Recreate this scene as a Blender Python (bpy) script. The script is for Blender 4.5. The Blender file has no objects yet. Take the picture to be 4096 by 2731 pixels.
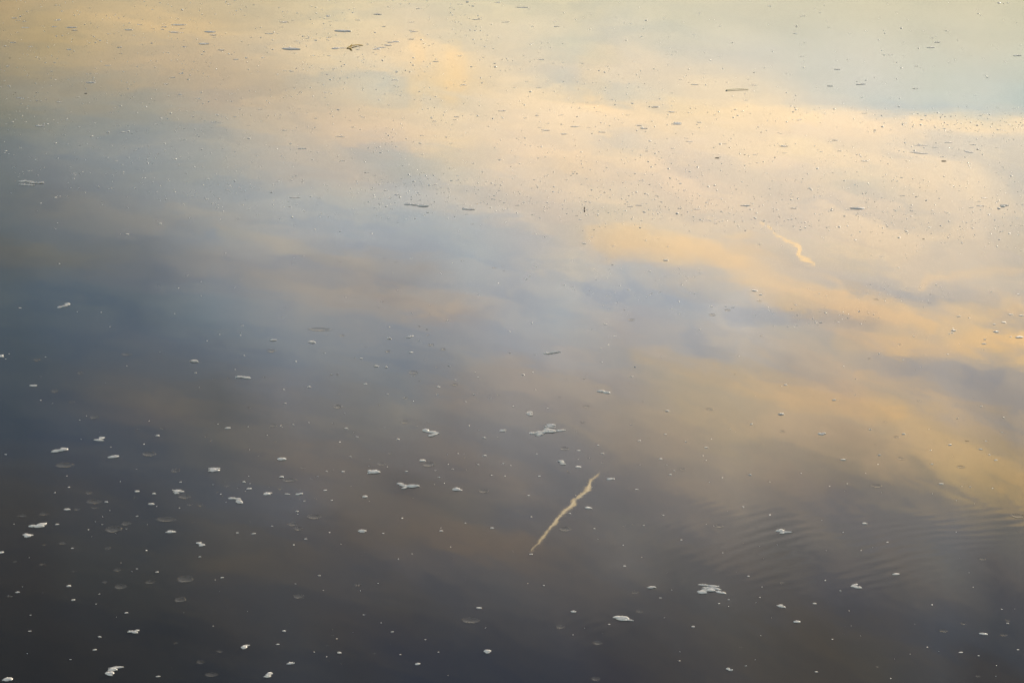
import bpy, math, random
from mathutils import Vector, noise as mnoise

scene = bpy.context.scene
random.seed(7)

# ---------------------------------------------------------------- camera, sky, sun, exposure
CAM_H, PITCH, LENS, PW, PH = 6.0, math.radians(19.0), 85.0, 4096.0, 2731.0
SUN_EL, SUN_AZ = math.radians(7.0), math.radians(28.0)

cam_data = bpy.data.cameras.new("camera")
cam_data.lens = LENS
cam_data.sensor_width = 36.0
cam_data.clip_start = 0.1
cam_data.clip_end = 20000.0
cam_data.dof.use_dof = True
cam_data.dof.focus_distance = 16.0
cam_data.dof.aperture_fstop = 11.0
cam = bpy.data.objects.new("camera", cam_data)
scene.collection.objects.link(cam)
cam.location = (0, 0, CAM_H)
cam.rotation_euler = (math.pi / 2 - PITCH, 0, 0)
scene.camera = cam

scene.view_settings.view_transform = 'Standard'
scene.view_settings.look = 'None'
scene.view_settings.gamma = 1.0
scene.view_settings.use_curve_mapping = False
scene.view_settings.exposure = 1.5

scene.render.engine = 'CYCLES'
scene.cycles.use_adaptive_sampling = True
scene.cycles.adaptive_threshold = 0.02
scene.cycles.adaptive_min_samples = 8
scene.cycles.use_denoising = True
scene.cycles.max_bounces = 5
scene.cycles.diffuse_bounces = 2
scene.cycles.glossy_bounces = 3
scene.cycles.transparent_max_bounces = 6

sun_data = bpy.data.lights.new("sun", 'SUN')
sun_data.energy = 3.6
sun_data.angle = math.radians(3.0)
sun_data.color = (1.0, 0.86, 0.68)
sun = bpy.data.objects.new("sun", sun_data)
scene.collection.objects.link(sun)
sd = Vector((math.sin(SUN_AZ) * math.cos(SUN_EL), math.cos(SUN_AZ) * math.cos(SUN_EL), math.sin(SUN_EL)))
sun.rotation_euler = sd.to_track_quat('Z', 'Y').to_euler()
sun.location = sd * 50

# Veil of cloud over a low-sun sky. Per azimuth (degrees from the view axis): how much the veil brightens or dims
# the clear sky (red, green, blue, over 4) along the tilted height of the cloud bands.
SKY_COLUMNS = [
    (-12.266, [(0.1189, 0.3235, 0.2126, 0.1314), (0.1452, 0.3534, 0.2345, 0.1411), (0.1733, 0.3063, 0.2168, 0.1471), (0.2109, 0.2691, 0.2081, 0.1581), (0.244, 0.2424, 0.2089, 0.1759), (0.282, 0.2221, 0.2034, 0.1969), (0.3154, 0.2159, 0.201, 0.1973), (0.3393, 0.2229, 0.2018, 0.1953), (0.3632, 0.2042, 0.1927, 0.1904), (0.3824, 0.2084, 0.1846, 0.1721), (0.3968, 0.2129, 0.1852, 0.1715), (0.416, 0.1744, 0.1741, 0.1813), (0.4497, 0.1755, 0.1826, 0.1951), (0.498, 0.1614, 0.1693, 0.1855), (0.5464, 0.166, 0.1671, 0.1818), (0.5755, 0.1488, 0.1538, 0.1734), (0.6045, 0.1511, 0.1505, 0.1712), (0.6337, 0.1835, 0.1562, 0.1516), (0.6676, 0.1872, 0.1476, 0.1301), (0.7162, 0.1705, 0.1339, 0.1215), (0.7647, 0.1497, 0.1173, 0.1068), (0.8132, 0.1268, 0.104, 0.0982), (0.8703, 0.1165, 0.0958, 0.0913)]),
    (-11.124, [(0.1192, 0.3542, 0.2401, 0.1532), (0.164, 0.3762, 0.2545, 0.1518), (0.2104, 0.3315, 0.2495, 0.1864), (0.2571, 0.303, 0.2619, 0.2332), (0.304, 0.2482, 0.2277, 0.2346), (0.337, 0.2691, 0.2319, 0.2197), (0.3701, 0.2388, 0.2219, 0.2247), (0.389, 0.2639, 0.2268, 0.2049), (0.4174, 0.1924, 0.1987, 0.2199), (0.4459, 0.1819, 0.1933, 0.2171), (0.4935, 0.1878, 0.1944, 0.2183), (0.5412, 0.2034, 0.1897, 0.2005), (0.589, 0.188, 0.1834, 0.2082), (0.6368, 0.2191, 0.1834, 0.1776), (0.6846, 0.2115, 0.1727, 0.1595), (0.7324, 0.1936, 0.158, 0.138), (0.7802, 0.1577, 0.1292, 0.1205), (0.8565, 0.1274, 0.1051, 0.0996)]),
    (-8.998, [(0.1193, 0.3991, 0.2781, 0.1803), (0.1353, 0.494, 0.3214, 0.1918), (0.1521, 0.4336, 0.3, 0.1961), (0.1858, 0.4351, 0.302, 0.2107), (0.2092, 0.3827, 0.2933, 0.2262), (0.243, 0.3465, 0.3012, 0.2722), (0.2744, 0.3547, 0.3162, 0.3041), (0.2962, 0.3455, 0.3114, 0.3007), (0.3362, 0.3558, 0.3045, 0.2849), (0.3591, 0.3407, 0.2955, 0.2856), (0.3766, 0.2894, 0.2627, 0.2626), (0.4054, 0.2626, 0.2467, 0.2633), (0.434, 0.2187, 0.2267, 0.2492), (0.4688, 0.2205, 0.2212, 0.2502), (0.4991, 0.2525, 0.236, 0.2456), (0.5347, 0.3289, 0.2594, 0.2266), (0.5579, 0.3345, 0.2573, 0.2278), (0.5811, 0.2271, 0.2043, 0.2127), (0.6157, 0.2275, 0.2063, 0.2156), (0.6392, 0.2154, 0.1881, 0.1909), (0.6722, 0.2068, 0.1807, 0.1764), (0.7254, 0.2064, 0.1705, 0.1499), (0.7786, 0.146, 0.126, 0.1225), (0.8399, 0.1408, 0.1219, 0.119)]),
    (-7.31, [(0.119, 0.4027, 0.2882, 0.196), (0.145, 0.4644, 0.3178, 0.2035), (0.1714, 0.4549, 0.3188, 0.2244), (0.1934, 0.4479, 0.3157, 0.2261), (0.22, 0.4651, 0.3397, 0.2625), (0.2378, 0.4266, 0.3384, 0.2796), (0.2644, 0.4412, 0.3692, 0.3239), (0.2957, 0.4243, 0.3735, 0.3451), (0.3225, 0.4294, 0.3855, 0.374), (0.3404, 0.4871, 0.4073, 0.3639), (0.3584, 0.4583, 0.4098, 0.3989), (0.3808, 0.4672, 0.3869, 0.3542), (0.4033, 0.4322, 0.376, 0.3636), (0.4213, 0.3786, 0.3633, 0.3745), (0.4484, 0.3197, 0.3258, 0.3465), (0.4755, 0.3177, 0.304, 0.3191), (0.5071, 0.3068, 0.2709, 0.2612), (0.5342, 0.2892, 0.2429, 0.2216), (0.5659, 0.3432, 0.2768, 0.2374), (0.6021, 0.298, 0.2512, 0.2338), (0.6337, 0.2699, 0.2376, 0.2377), (0.6563, 0.3174, 0.2522, 0.2184), (0.6925, 0.3324, 0.2426, 0.1872), (0.7241, 0.2548, 0.1996, 0.1756), (0.7601, 0.2282, 0.1776, 0.156), (0.7916, 0.1825, 0.1524, 0.1469), (0.8221, 0.1528, 0.138, 0.143)]),
    (-5.609, [(0.1184, 0.3948, 0.2981, 0.212), (0.1611, 0.4808, 0.3563, 0.2604), (0.2041, 0.4958, 0.3577, 0.2604), (0.2474, 0.5735, 0.4311, 0.3355), (0.2909, 0.5268, 0.4364, 0.3894), (0.3214, 0.5114, 0.457, 0.4384), (0.3476, 0.5385, 0.4676, 0.4427), (0.3695, 0.5462, 0.4598, 0.4243), (0.3957, 0.5531, 0.4453, 0.3954), (0.4221, 0.5093, 0.4459, 0.4293), (0.466, 0.4281, 0.4035, 0.419), (0.51, 0.4401, 0.3757, 0.3651), (0.554, 0.4508, 0.3575, 0.3141), (0.5892, 0.459, 0.3434, 0.2907), (0.6199, 0.3685, 0.3124, 0.3082), (0.6639, 0.3413, 0.2599, 0.2201), (0.7078, 0.2933, 0.2323, 0.2051), (0.7515, 0.2411, 0.2016, 0.1915), (0.7995, 0.2085, 0.185, 0.1912)]),
    (-4.209, [(0.1176, 0.3967, 0.3177, 0.2414), (0.1385, 0.4459, 0.3536, 0.2651), (0.1595, 0.5289, 0.3948, 0.2816), (0.1805, 0.5172, 0.4037, 0.31), (0.2016, 0.4984, 0.3932, 0.3093), (0.2185, 0.5405, 0.4049, 0.3089), (0.2439, 0.638, 0.4593, 0.3444), (0.2652, 0.5659, 0.4448, 0.3709), (0.2864, 0.5731, 0.4576, 0.3968), (0.312, 0.5506, 0.4814, 0.4432), (0.3376, 0.5169, 0.4788, 0.4803), (0.3547, 0.5025, 0.4642, 0.4761), (0.3676, 0.5315, 0.4535, 0.4273), (0.389, 0.5495, 0.452, 0.4108), (0.4104, 0.5822, 0.4646, 0.4077), (0.4276, 0.5482, 0.4658, 0.4338), (0.4576, 0.5077, 0.4568, 0.4433), (0.4834, 0.4899, 0.4296, 0.4046), (0.5091, 0.4654, 0.389, 0.3493), (0.5349, 0.4527, 0.3705, 0.3234), (0.565, 0.4456, 0.3444, 0.2951), (0.595, 0.437, 0.3353, 0.279), (0.6208, 0.4159, 0.3104, 0.2559), (0.6465, 0.3728, 0.2737, 0.2222), (0.6722, 0.313, 0.2503, 0.2281), (0.7021, 0.2872, 0.2281, 0.2073), (0.7362, 0.2463, 0.1936, 0.1758), (0.7864, 0.1682, 0.151, 0.1596)]),
    (-2.805, [(0.1166, 0.3906, 0.3262, 0.2619), (0.1269, 0.4361, 0.349, 0.2747), (0.1472, 0.5083, 0.3902, 0.2935), (0.1627, 0.5577, 0.411, 0.2943), (0.1781, 0.5382, 0.4179, 0.3215), (0.1987, 0.4808, 0.4136, 0.3553), (0.2193, 0.5933, 0.4464, 0.3315), (0.2348, 0.633, 0.464, 0.3476), (0.2505, 0.6444, 0.4774, 0.3741), (0.266, 0.55, 0.4616, 0.4019), (0.2784, 0.5456, 0.4657, 0.4056), (0.2991, 0.5368, 0.4834, 0.4685), (0.3252, 0.4837, 0.4656, 0.4793), (0.346, 0.4915, 0.4618, 0.4796), (0.3669, 0.5367, 0.4594, 0.4296), (0.3825, 0.5374, 0.4392, 0.3954), (0.4034, 0.5595, 0.4412, 0.3857), (0.4243, 0.4898, 0.4405, 0.4387), (0.4402, 0.4358, 0.4103, 0.4308), (0.4839, 0.4406, 0.4055, 0.4035), (0.5154, 0.5086, 0.4226, 0.3698), (0.5467, 0.4517, 0.3604, 0.3183), (0.5782, 0.3738, 0.2887, 0.2469), (0.6062, 0.4118, 0.3101, 0.2571), (0.6304, 0.4445, 0.3192, 0.2454), (0.6544, 0.3302, 0.2659, 0.2484), (0.6902, 0.2772, 0.221, 0.196), (0.726, 0.2076, 0.1747, 0.1817), (0.769, 0.1616, 0.1554, 0.1834)]),
    (-1.397, [(0.1154, 0.3631, 0.3176, 0.263), (0.1354, 0.4224, 0.3492, 0.278), (0.1554, 0.4831, 0.3881, 0.3028), (0.1755, 0.5957, 0.4315, 0.2922), (0.1916, 0.6315, 0.4515, 0.2923), (0.2077, 0.597, 0.4634, 0.3471), (0.2359, 0.6801, 0.5127, 0.3783), (0.2521, 0.7019, 0.5255, 0.3792), (0.2764, 0.6216, 0.5136, 0.4279), (0.2967, 0.6149, 0.5184, 0.4588), (0.317, 0.5568, 0.5077, 0.4935), (0.3414, 0.5205, 0.5055, 0.5214), (0.3658, 0.5526, 0.5183, 0.5235), (0.3903, 0.5914, 0.5242, 0.5031), (0.4066, 0.6264, 0.4911, 0.4243), (0.427, 0.5447, 0.4813, 0.4716), (0.4474, 0.5258, 0.4631, 0.4433), (0.4678, 0.5467, 0.4468, 0.3988), (0.4882, 0.5154, 0.4127, 0.3652), (0.5167, 0.468, 0.3817, 0.3435), (0.5371, 0.4552, 0.3556, 0.3118), (0.5615, 0.4343, 0.3421, 0.2966), (0.5941, 0.4291, 0.3344, 0.2749), (0.6144, 0.4657, 0.3329, 0.2592), (0.6347, 0.3614, 0.2868, 0.2599), (0.663, 0.3012, 0.2504, 0.2388), (0.6953, 0.2488, 0.2103, 0.2058), (0.7508, 0.1533, 0.1478, 0.1757)]),
    (0.013, [(0.114, 0.3333, 0.2992, 0.2535), (0.1373, 0.3979, 0.3443, 0.2958), (0.1608, 0.4755, 0.3901, 0.3169), (0.1921, 0.5709, 0.4476, 0.3445), (0.2314, 0.681, 0.5174, 0.3975), (0.2709, 0.6952, 0.5396, 0.4335), (0.2985, 0.672, 0.545, 0.4636), (0.3223, 0.579, 0.516, 0.501), (0.35, 0.5657, 0.5202, 0.5247), (0.3897, 0.5799, 0.5307, 0.5361), (0.4293, 0.5892, 0.5348, 0.5387), (0.4492, 0.6391, 0.5158, 0.4554), (0.469, 0.6142, 0.4974, 0.4422), (0.5086, 0.5345, 0.449, 0.4116), (0.5482, 0.5157, 0.4077, 0.3527), (0.5877, 0.4012, 0.3338, 0.3103), (0.6114, 0.4725, 0.34, 0.2654), (0.6389, 0.3354, 0.2814, 0.2646), (0.686, 0.2416, 0.205, 0.2026), (0.7289, 0.1554, 0.1504, 0.1808)]),
    (1.422, [(0.1123, 0.3076, 0.2843, 0.2496), (0.135, 0.3435, 0.3141, 0.2825), (0.1503, 0.3855, 0.3532, 0.3117), (0.1693, 0.4221, 0.3687, 0.3307), (0.1846, 0.4594, 0.4005, 0.3499), (0.196, 0.5647, 0.4486, 0.346), (0.2151, 0.6369, 0.4977, 0.3842), (0.2343, 0.66, 0.511, 0.3989), (0.2573, 0.7336, 0.546, 0.4024), (0.2765, 0.7194, 0.5565, 0.4367), (0.2996, 0.7263, 0.5677, 0.4643), (0.315, 0.6751, 0.5527, 0.4665), (0.3265, 0.6792, 0.5698, 0.5), (0.342, 0.6948, 0.5905, 0.5134), (0.3574, 0.6321, 0.5724, 0.5508), (0.3805, 0.6021, 0.5716, 0.5781), (0.3998, 0.6174, 0.5839, 0.5879), (0.419, 0.6369, 0.5731, 0.5602), (0.4383, 0.6384, 0.5457, 0.5142), (0.4499, 0.6502, 0.5302, 0.4617), (0.4691, 0.6069, 0.4899, 0.4317), (0.4883, 0.5593, 0.4595, 0.4004), (0.5076, 0.5269, 0.4357, 0.3939), (0.5345, 0.4451, 0.3768, 0.3506), (0.5651, 0.4085, 0.3403, 0.3153), (0.5919, 0.3872, 0.3119, 0.2751), (0.63, 0.3269, 0.2697, 0.2506), (0.668, 0.2814, 0.2355, 0.2274), (0.7126, 0.1482, 0.1446, 0.1754)]),
    (2.83, [(0.1104, 0.2934, 0.2794, 0.2579), (0.1242, 0.3174, 0.3016, 0.2844), (0.1473, 0.3785, 0.3394, 0.3101), (0.1705, 0.4492, 0.3825, 0.3303), (0.189, 0.4749, 0.4161, 0.3597), (0.1984, 0.5869, 0.4611, 0.351), (0.2168, 0.6041, 0.4808, 0.381), (0.2262, 0.5585, 0.4702, 0.405), (0.2403, 0.6618, 0.5212, 0.4038), (0.2559, 0.6793, 0.5322, 0.422), (0.2793, 0.7059, 0.5631, 0.4476), (0.2932, 0.7262, 0.5764, 0.4476), (0.3072, 0.707, 0.565, 0.4399), (0.323, 0.7808, 0.5856, 0.4238), (0.34, 0.5798, 0.5306, 0.5231), (0.3587, 0.5504, 0.5306, 0.5473), (0.3726, 0.5686, 0.5245, 0.5367), (0.396, 0.6125, 0.529, 0.4979), (0.4212, 0.6361, 0.5414, 0.4861), (0.4398, 0.6428, 0.5219, 0.4577), (0.4585, 0.6593, 0.5179, 0.4168), (0.4771, 0.6343, 0.4914, 0.3926), (0.4957, 0.5715, 0.4476, 0.3669), (0.5143, 0.4744, 0.3882, 0.3456), (0.5331, 0.4179, 0.3504, 0.3208), (0.5486, 0.4442, 0.3705, 0.3244), (0.5807, 0.4349, 0.365, 0.327), (0.6125, 0.3501, 0.2943, 0.2704), (0.6442, 0.2482, 0.211, 0.2021), (0.6694, 0.205, 0.1755, 0.179), (0.6926, 0.1775, 0.1525, 0.1698)]),
    (4.234, [(0.1083, 0.268, 0.261, 0.2451), (0.1298, 0.2987, 0.2911, 0.2775), (0.1514, 0.3513, 0.3287, 0.3133), (0.1694, 0.4336, 0.3742, 0.324), (0.1874, 0.5113, 0.4246, 0.3416), (0.2018, 0.5644, 0.4545, 0.3506), (0.2235, 0.5649, 0.4643, 0.3858), (0.2524, 0.6187, 0.5008, 0.4234), (0.2742, 0.6729, 0.5397, 0.4381), (0.2995, 0.7017, 0.5727, 0.4608), (0.314, 0.7886, 0.5964, 0.4231), (0.3285, 0.7241, 0.5826, 0.4676), (0.343, 0.5992, 0.5446, 0.5202), (0.3611, 0.5629, 0.5436, 0.557), (0.3793, 0.6345, 0.5697, 0.5432), (0.3974, 0.6192, 0.5505, 0.5215), (0.4155, 0.7304, 0.5737, 0.4322), (0.4335, 0.7308, 0.567, 0.417), (0.448, 0.75, 0.5696, 0.4052), (0.4696, 0.6779, 0.5177, 0.3928), (0.4913, 0.6408, 0.4948, 0.3855), (0.5164, 0.5383, 0.4286, 0.3618), (0.5416, 0.4533, 0.3769, 0.3399), (0.5666, 0.3885, 0.3244, 0.2887), (0.588, 0.3253, 0.2793, 0.2558), (0.6129, 0.2824, 0.2391, 0.2219), (0.6483, 0.2493, 0.208, 0.1915), (0.6723, 0.232, 0.1905, 0.1786)]),
    (5.634, [(0.106, 0.2437, 0.244, 0.238), (0.127, 0.29, 0.2865, 0.2808), (0.1479, 0.3154, 0.309, 0.3143), (0.1758, 0.4356, 0.3814, 0.3276), (0.1968, 0.5307, 0.4384, 0.3544), (0.2283, 0.566, 0.4739, 0.396), (0.2634, 0.625, 0.5138, 0.429), (0.2949, 0.6156, 0.5206, 0.4471), (0.3055, 0.7091, 0.5499, 0.4117), (0.33, 0.6746, 0.571, 0.4911), (0.3511, 0.6011, 0.5614, 0.5587), (0.3721, 0.6642, 0.5929, 0.56), (0.3966, 0.6532, 0.5512, 0.4678), (0.4211, 0.7403, 0.5786, 0.4233), (0.442, 0.7736, 0.5847, 0.4066), (0.463, 0.718, 0.5538, 0.4014), (0.4908, 0.6365, 0.5048, 0.4031), (0.5254, 0.495, 0.4092, 0.352), (0.56, 0.3644, 0.3082, 0.2826), (0.5943, 0.2949, 0.2606, 0.2449), (0.6284, 0.2803, 0.232, 0.1987), (0.6488, 0.2567, 0.2154, 0.1983)]),
    (7.026, [(0.1034, 0.2184, 0.2251, 0.2236), (0.1374, 0.2566, 0.2679, 0.2804), (0.1712, 0.3156, 0.321, 0.3324), (0.1848, 0.3863, 0.3653, 0.3486), (0.1915, 0.4771, 0.4105, 0.3504), (0.2051, 0.4797, 0.4138, 0.365), (0.2187, 0.5485, 0.4623, 0.3718), (0.2322, 0.5296, 0.4514, 0.3957), (0.2492, 0.5425, 0.4662, 0.4109), (0.2729, 0.5669, 0.4886, 0.4369), (0.2933, 0.5766, 0.5027, 0.4457), (0.3069, 0.5932, 0.5044, 0.4395), (0.3204, 0.6445, 0.5421, 0.4623), (0.334, 0.7325, 0.566, 0.4221), (0.3408, 0.7246, 0.5604, 0.417), (0.3509, 0.5621, 0.511, 0.4888), (0.3611, 0.5793, 0.522, 0.4816), (0.3746, 0.6332, 0.5361, 0.4626), (0.3848, 0.5986, 0.5067, 0.4471), (0.3983, 0.6879, 0.543, 0.424), (0.4185, 0.7826, 0.5856, 0.4088), (0.4354, 0.7568, 0.565, 0.4005), (0.4555, 0.6318, 0.4917, 0.3706), (0.4756, 0.5145, 0.4106, 0.3394), (0.4991, 0.4236, 0.3569, 0.3184), (0.5257, 0.3404, 0.3004, 0.2766), (0.5523, 0.2856, 0.2484, 0.23), (0.5754, 0.256, 0.225, 0.216), (0.6017, 0.2436, 0.2052, 0.1789), (0.6305, 0.2352, 0.1946, 0.1663)]),
    (8.41, [(0.1007, 0.1991, 0.2087, 0.2109), (0.1175, 0.2212, 0.2337, 0.242), (0.1421, 0.2505, 0.2667, 0.2904), (0.1665, 0.2752, 0.2974, 0.3312), (0.1789, 0.3004, 0.3203, 0.345), (0.1911, 0.4475, 0.3903, 0.3448), (0.2033, 0.4236, 0.3823, 0.3533), (0.2238, 0.4968, 0.4343, 0.3777), (0.2417, 0.4585, 0.4216, 0.3856), (0.2541, 0.5107, 0.4481, 0.4065), (0.2705, 0.5524, 0.4793, 0.4185), (0.2869, 0.5795, 0.4889, 0.4127), (0.295, 0.5775, 0.4951, 0.4153), (0.3113, 0.5261, 0.4768, 0.4547), (0.3237, 0.6246, 0.5054, 0.4045), (0.3359, 0.6687, 0.5143, 0.3892), (0.3522, 0.5782, 0.4802, 0.4117), (0.3661, 0.5718, 0.4902, 0.4274), (0.3824, 0.6681, 0.5248, 0.4133), (0.3945, 0.7063, 0.5319, 0.4016), (0.4148, 0.7216, 0.5431, 0.382), (0.431, 0.6331, 0.4806, 0.3536), (0.4472, 0.539, 0.4284, 0.3238), (0.4674, 0.4022, 0.3374, 0.2992), (0.4849, 0.3624, 0.321, 0.3139), (0.5036, 0.3496, 0.3101, 0.2871), (0.5183, 0.3248, 0.2866, 0.2738), (0.5402, 0.2613, 0.2361, 0.2433), (0.5585, 0.2182, 0.2001, 0.2091), (0.5857, 0.2311, 0.1926, 0.1654), (0.6093, 0.2282, 0.1867, 0.1571)]),
    (9.754, [(0.0978, 0.1735, 0.1871, 0.1943), (0.1302, 0.2052, 0.2259, 0.2457), (0.1618, 0.2309, 0.2666, 0.3037), (0.1745, 0.2479, 0.2859, 0.3338), (0.1792, 0.3008, 0.3155, 0.3365), (0.184, 0.37, 0.3468, 0.3323), (0.1935, 0.3916, 0.3611, 0.3407), (0.203, 0.3695, 0.3571, 0.3603), (0.2251, 0.4556, 0.4083, 0.368), (0.2441, 0.4578, 0.4152, 0.3858), (0.2663, 0.5028, 0.4463, 0.395), (0.2852, 0.5309, 0.467, 0.4144), (0.301, 0.5421, 0.4767, 0.4266), (0.3105, 0.5016, 0.4575, 0.4319), (0.32, 0.6046, 0.5006, 0.4104), (0.3294, 0.6972, 0.5362, 0.3824), (0.3389, 0.6038, 0.4982, 0.4002), (0.3467, 0.685, 0.5288, 0.3792), (0.3562, 0.5736, 0.4768, 0.4047), (0.3703, 0.5361, 0.4616, 0.4135), (0.3828, 0.5887, 0.4836, 0.3894), (0.3985, 0.7529, 0.5584, 0.3629), (0.4141, 0.7565, 0.5605, 0.3649), (0.4297, 0.6589, 0.5008, 0.3444), (0.4452, 0.5234, 0.4185, 0.321), (0.4607, 0.406, 0.3538, 0.3109), (0.4762, 0.3486, 0.3143, 0.3018), (0.5009, 0.3233, 0.2854, 0.2673), (0.5223, 0.2698, 0.2434, 0.2336), (0.5467, 0.2226, 0.2017, 0.2047), (0.5884, 0.2163, 0.1908, 0.1686)]),
    (11.088, [(0.0948, 0.1594, 0.1739, 0.1833), (0.1265, 0.1903, 0.2119, 0.2329), (0.151, 0.2081, 0.2441, 0.2883), (0.1723, 0.2328, 0.2727, 0.3215), (0.1769, 0.2874, 0.3016, 0.3206), (0.183, 0.3454, 0.3311, 0.3214), (0.1968, 0.3354, 0.3326, 0.345), (0.2181, 0.4116, 0.3819, 0.36), (0.2487, 0.4365, 0.4057, 0.3888), (0.267, 0.4604, 0.4192, 0.389), (0.2883, 0.4588, 0.4287, 0.4143), (0.3065, 0.5035, 0.4478, 0.4073), (0.3156, 0.5751, 0.4739, 0.3757), (0.3338, 0.6805, 0.5273, 0.3701), (0.355, 0.5196, 0.4571, 0.4169), (0.3761, 0.5108, 0.4523, 0.4188), (0.3942, 0.6667, 0.5161, 0.36), (0.4181, 0.7943, 0.5766, 0.3323), (0.4361, 0.6092, 0.477, 0.314), (0.4509, 0.3976, 0.3517, 0.3123), (0.4687, 0.3182, 0.3035, 0.3128), (0.4894, 0.3113, 0.2956, 0.2876), (0.5129, 0.2595, 0.2433, 0.2479), (0.5334, 0.1894, 0.1967, 0.2309), (0.5652, 0.201, 0.1913, 0.1979)]),
    (12.289, [(0.0918, 0.1392, 0.1569, 0.1674), (0.1231, 0.1631, 0.1891, 0.2129), (0.1468, 0.1716, 0.212, 0.2559), (0.1645, 0.1813, 0.2301, 0.2866), (0.1734, 0.2814, 0.2848, 0.2919), (0.1852, 0.2922, 0.2963, 0.3145), (0.1999, 0.3015, 0.3056, 0.3224), (0.2206, 0.3142, 0.3208, 0.3427), (0.2412, 0.3698, 0.3567, 0.353), (0.2589, 0.3995, 0.3772, 0.3568), (0.2677, 0.3695, 0.3604, 0.3715), (0.2824, 0.4278, 0.4019, 0.384), (0.2912, 0.4112, 0.3907, 0.3901), (0.303, 0.5099, 0.432, 0.3556), (0.3176, 0.4744, 0.4134, 0.3592), (0.3264, 0.6403, 0.4932, 0.3291), (0.3351, 0.5775, 0.4634, 0.3428), (0.3468, 0.4187, 0.387, 0.3767), (0.3614, 0.4159, 0.3795, 0.3662), (0.3759, 0.4241, 0.3823, 0.3563), (0.3903, 0.4924, 0.402, 0.3057), (0.4048, 0.6291, 0.4737, 0.2889), (0.4192, 0.6952, 0.4952, 0.2712), (0.4278, 0.5701, 0.4336, 0.2688), (0.4421, 0.3584, 0.3096, 0.2616), (0.4507, 0.2755, 0.2592, 0.2455), (0.4678, 0.2427, 0.2299, 0.2327), (0.4876, 0.1988, 0.1888, 0.2011), (0.5101, 0.1563, 0.1622, 0.1878), (0.5297, 0.1429, 0.1475, 0.1706), (0.5486, 0.1469, 0.1372, 0.1416)]),
]

world = bpy.data.worlds.new("World")
scene.world = world
world.use_nodes = True
world.cycles.sampling_method = 'MANUAL'
world.cycles.sample_map_resolution = 256
wt = world.node_tree
wt.nodes.clear()


class NT:
    """Small helper that adds nodes to a tree and links them."""
    def __init__(self, tree):
        self.t = tree

    def put(self, sock, v):
        if hasattr(v, 'is_linked'):
            self.t.links.new(v, sock)
        else:
            sock.default_value = v

    def math(self, op, a, b=0.0, c=0.0, clamp=False):
        n = self.t.nodes.new("ShaderNodeMath")
        n.operation = op
        n.use_clamp = clamp
        for s, v in zip(n.inputs, (a, b, c)):
            self.put(s, v)
        return n.outputs[0]

    def vec(self, op, a, b=(0, 0, 0), scale=None):
        n = self.t.nodes.new("ShaderNodeVectorMath")
        n.operation = op
        self.put(n.inputs[0], a)
        if op != 'LENGTH' and op != 'NORMALIZE' and op != 'SCALE':
            self.put(n.inputs[1], b)
        if scale is not None:
            self.put(n.inputs['Scale'], scale)
        return n.outputs['Value'] if op in ('DOT_PRODUCT', 'LENGTH') else n.outputs[0]

    def xyz(self, x, y, z=0.0):
        n = self.t.nodes.new("ShaderNodeCombineXYZ")
        for s, v in zip(n.inputs, (x, y, z)):
            self.put(s, v)
        return n.outputs[0]

    def sep(self, v):
        n = self.t.nodes.new("ShaderNodeSeparateXYZ")
        self.put(n.inputs[0], v)
        return n.outputs

    def ramp01(self, v, a, b, smooth=True, lo=0.0, hi=1.0):
        n = self.t.nodes.new("ShaderNodeMapRange")
        n.interpolation_type = 'SMOOTHSTEP' if smooth else 'LINEAR'
        n.clamp = True
        for s, q in zip(n.inputs, (v, a, b, lo, hi)):
            self.put(s, q)
        return n.outputs[0]

    def mix(self, f, a, b, blend='MIX'):
        n = self.t.nodes.new("ShaderNodeMix")
        n.data_type = 'RGBA'
        n.blend_type = blend
        n.clamp_factor = True
        self.put(n.inputs[0], f)
        self.put(n.inputs[6], a)
        self.put(n.inputs[7], b)
        return n.outputs[2]

    def noise(self, v, scale, detail=2.0, rough=0.5, dist=0.0):
        n = self.t.nodes.new("ShaderNodeTexNoise")
        self.put(n.inputs['Vector'], v)
        n.inputs['Scale'].default_value = scale
        n.inputs['Detail'].default_value = detail
        n.inputs['Roughness'].default_value = rough
        n.inputs['Distortion'].default_value = dist
        return n.outputs[0], n.outputs[1]


def pixel_dir(px, py):
    xc = (px - PW / 2) / PW * 36.0 / LENS
    yc = -(py - PH / 2) / PW * 36.0 / LENS
    d = Vector((xc, math.cos(PITCH) + yc * math.sin(PITCH), -math.sin(PITCH) + yc * math.cos(PITCH)))
    return d.normalized()


def sky_angles(px, py):
    """Azimuth and height (degrees) of the sky that flat water mirrors along that line of sight."""
    d = pixel_dir(px, py)
    return math.degrees(math.atan2(d.x, d.y)), math.degrees(math.asin(-d.z))


def on_water(px, py):
    d = pixel_dir(px, py)
    k = CAM_H / -d.z
    return Vector((d.x * k, d.y * k, 0.0))


W = NT(wt)
tc = wt.nodes.new("ShaderNodeTexCoord")
dirn = W.vec('NORMALIZE', tc.outputs['Generated'])
dx, dy, dz = W.sep(dirn)
az0 = W.math('MULTIPLY', W.math('ARCTAN2', dx, dy), 57.29578)
el0 = W.math('MULTIPLY', W.math('ARCSINE', dz), 57.29578)
slant0 = W.math('MINIMUM', W.math('MAXIMUM', W.math('MULTIPLY_ADD', el0, 0.019, 0.05 - 12 * 0.019), 0.03), 0.34)
v0 = W.math('SUBTRACT', el0, W.math('MULTIPLY', slant0, az0))
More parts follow.
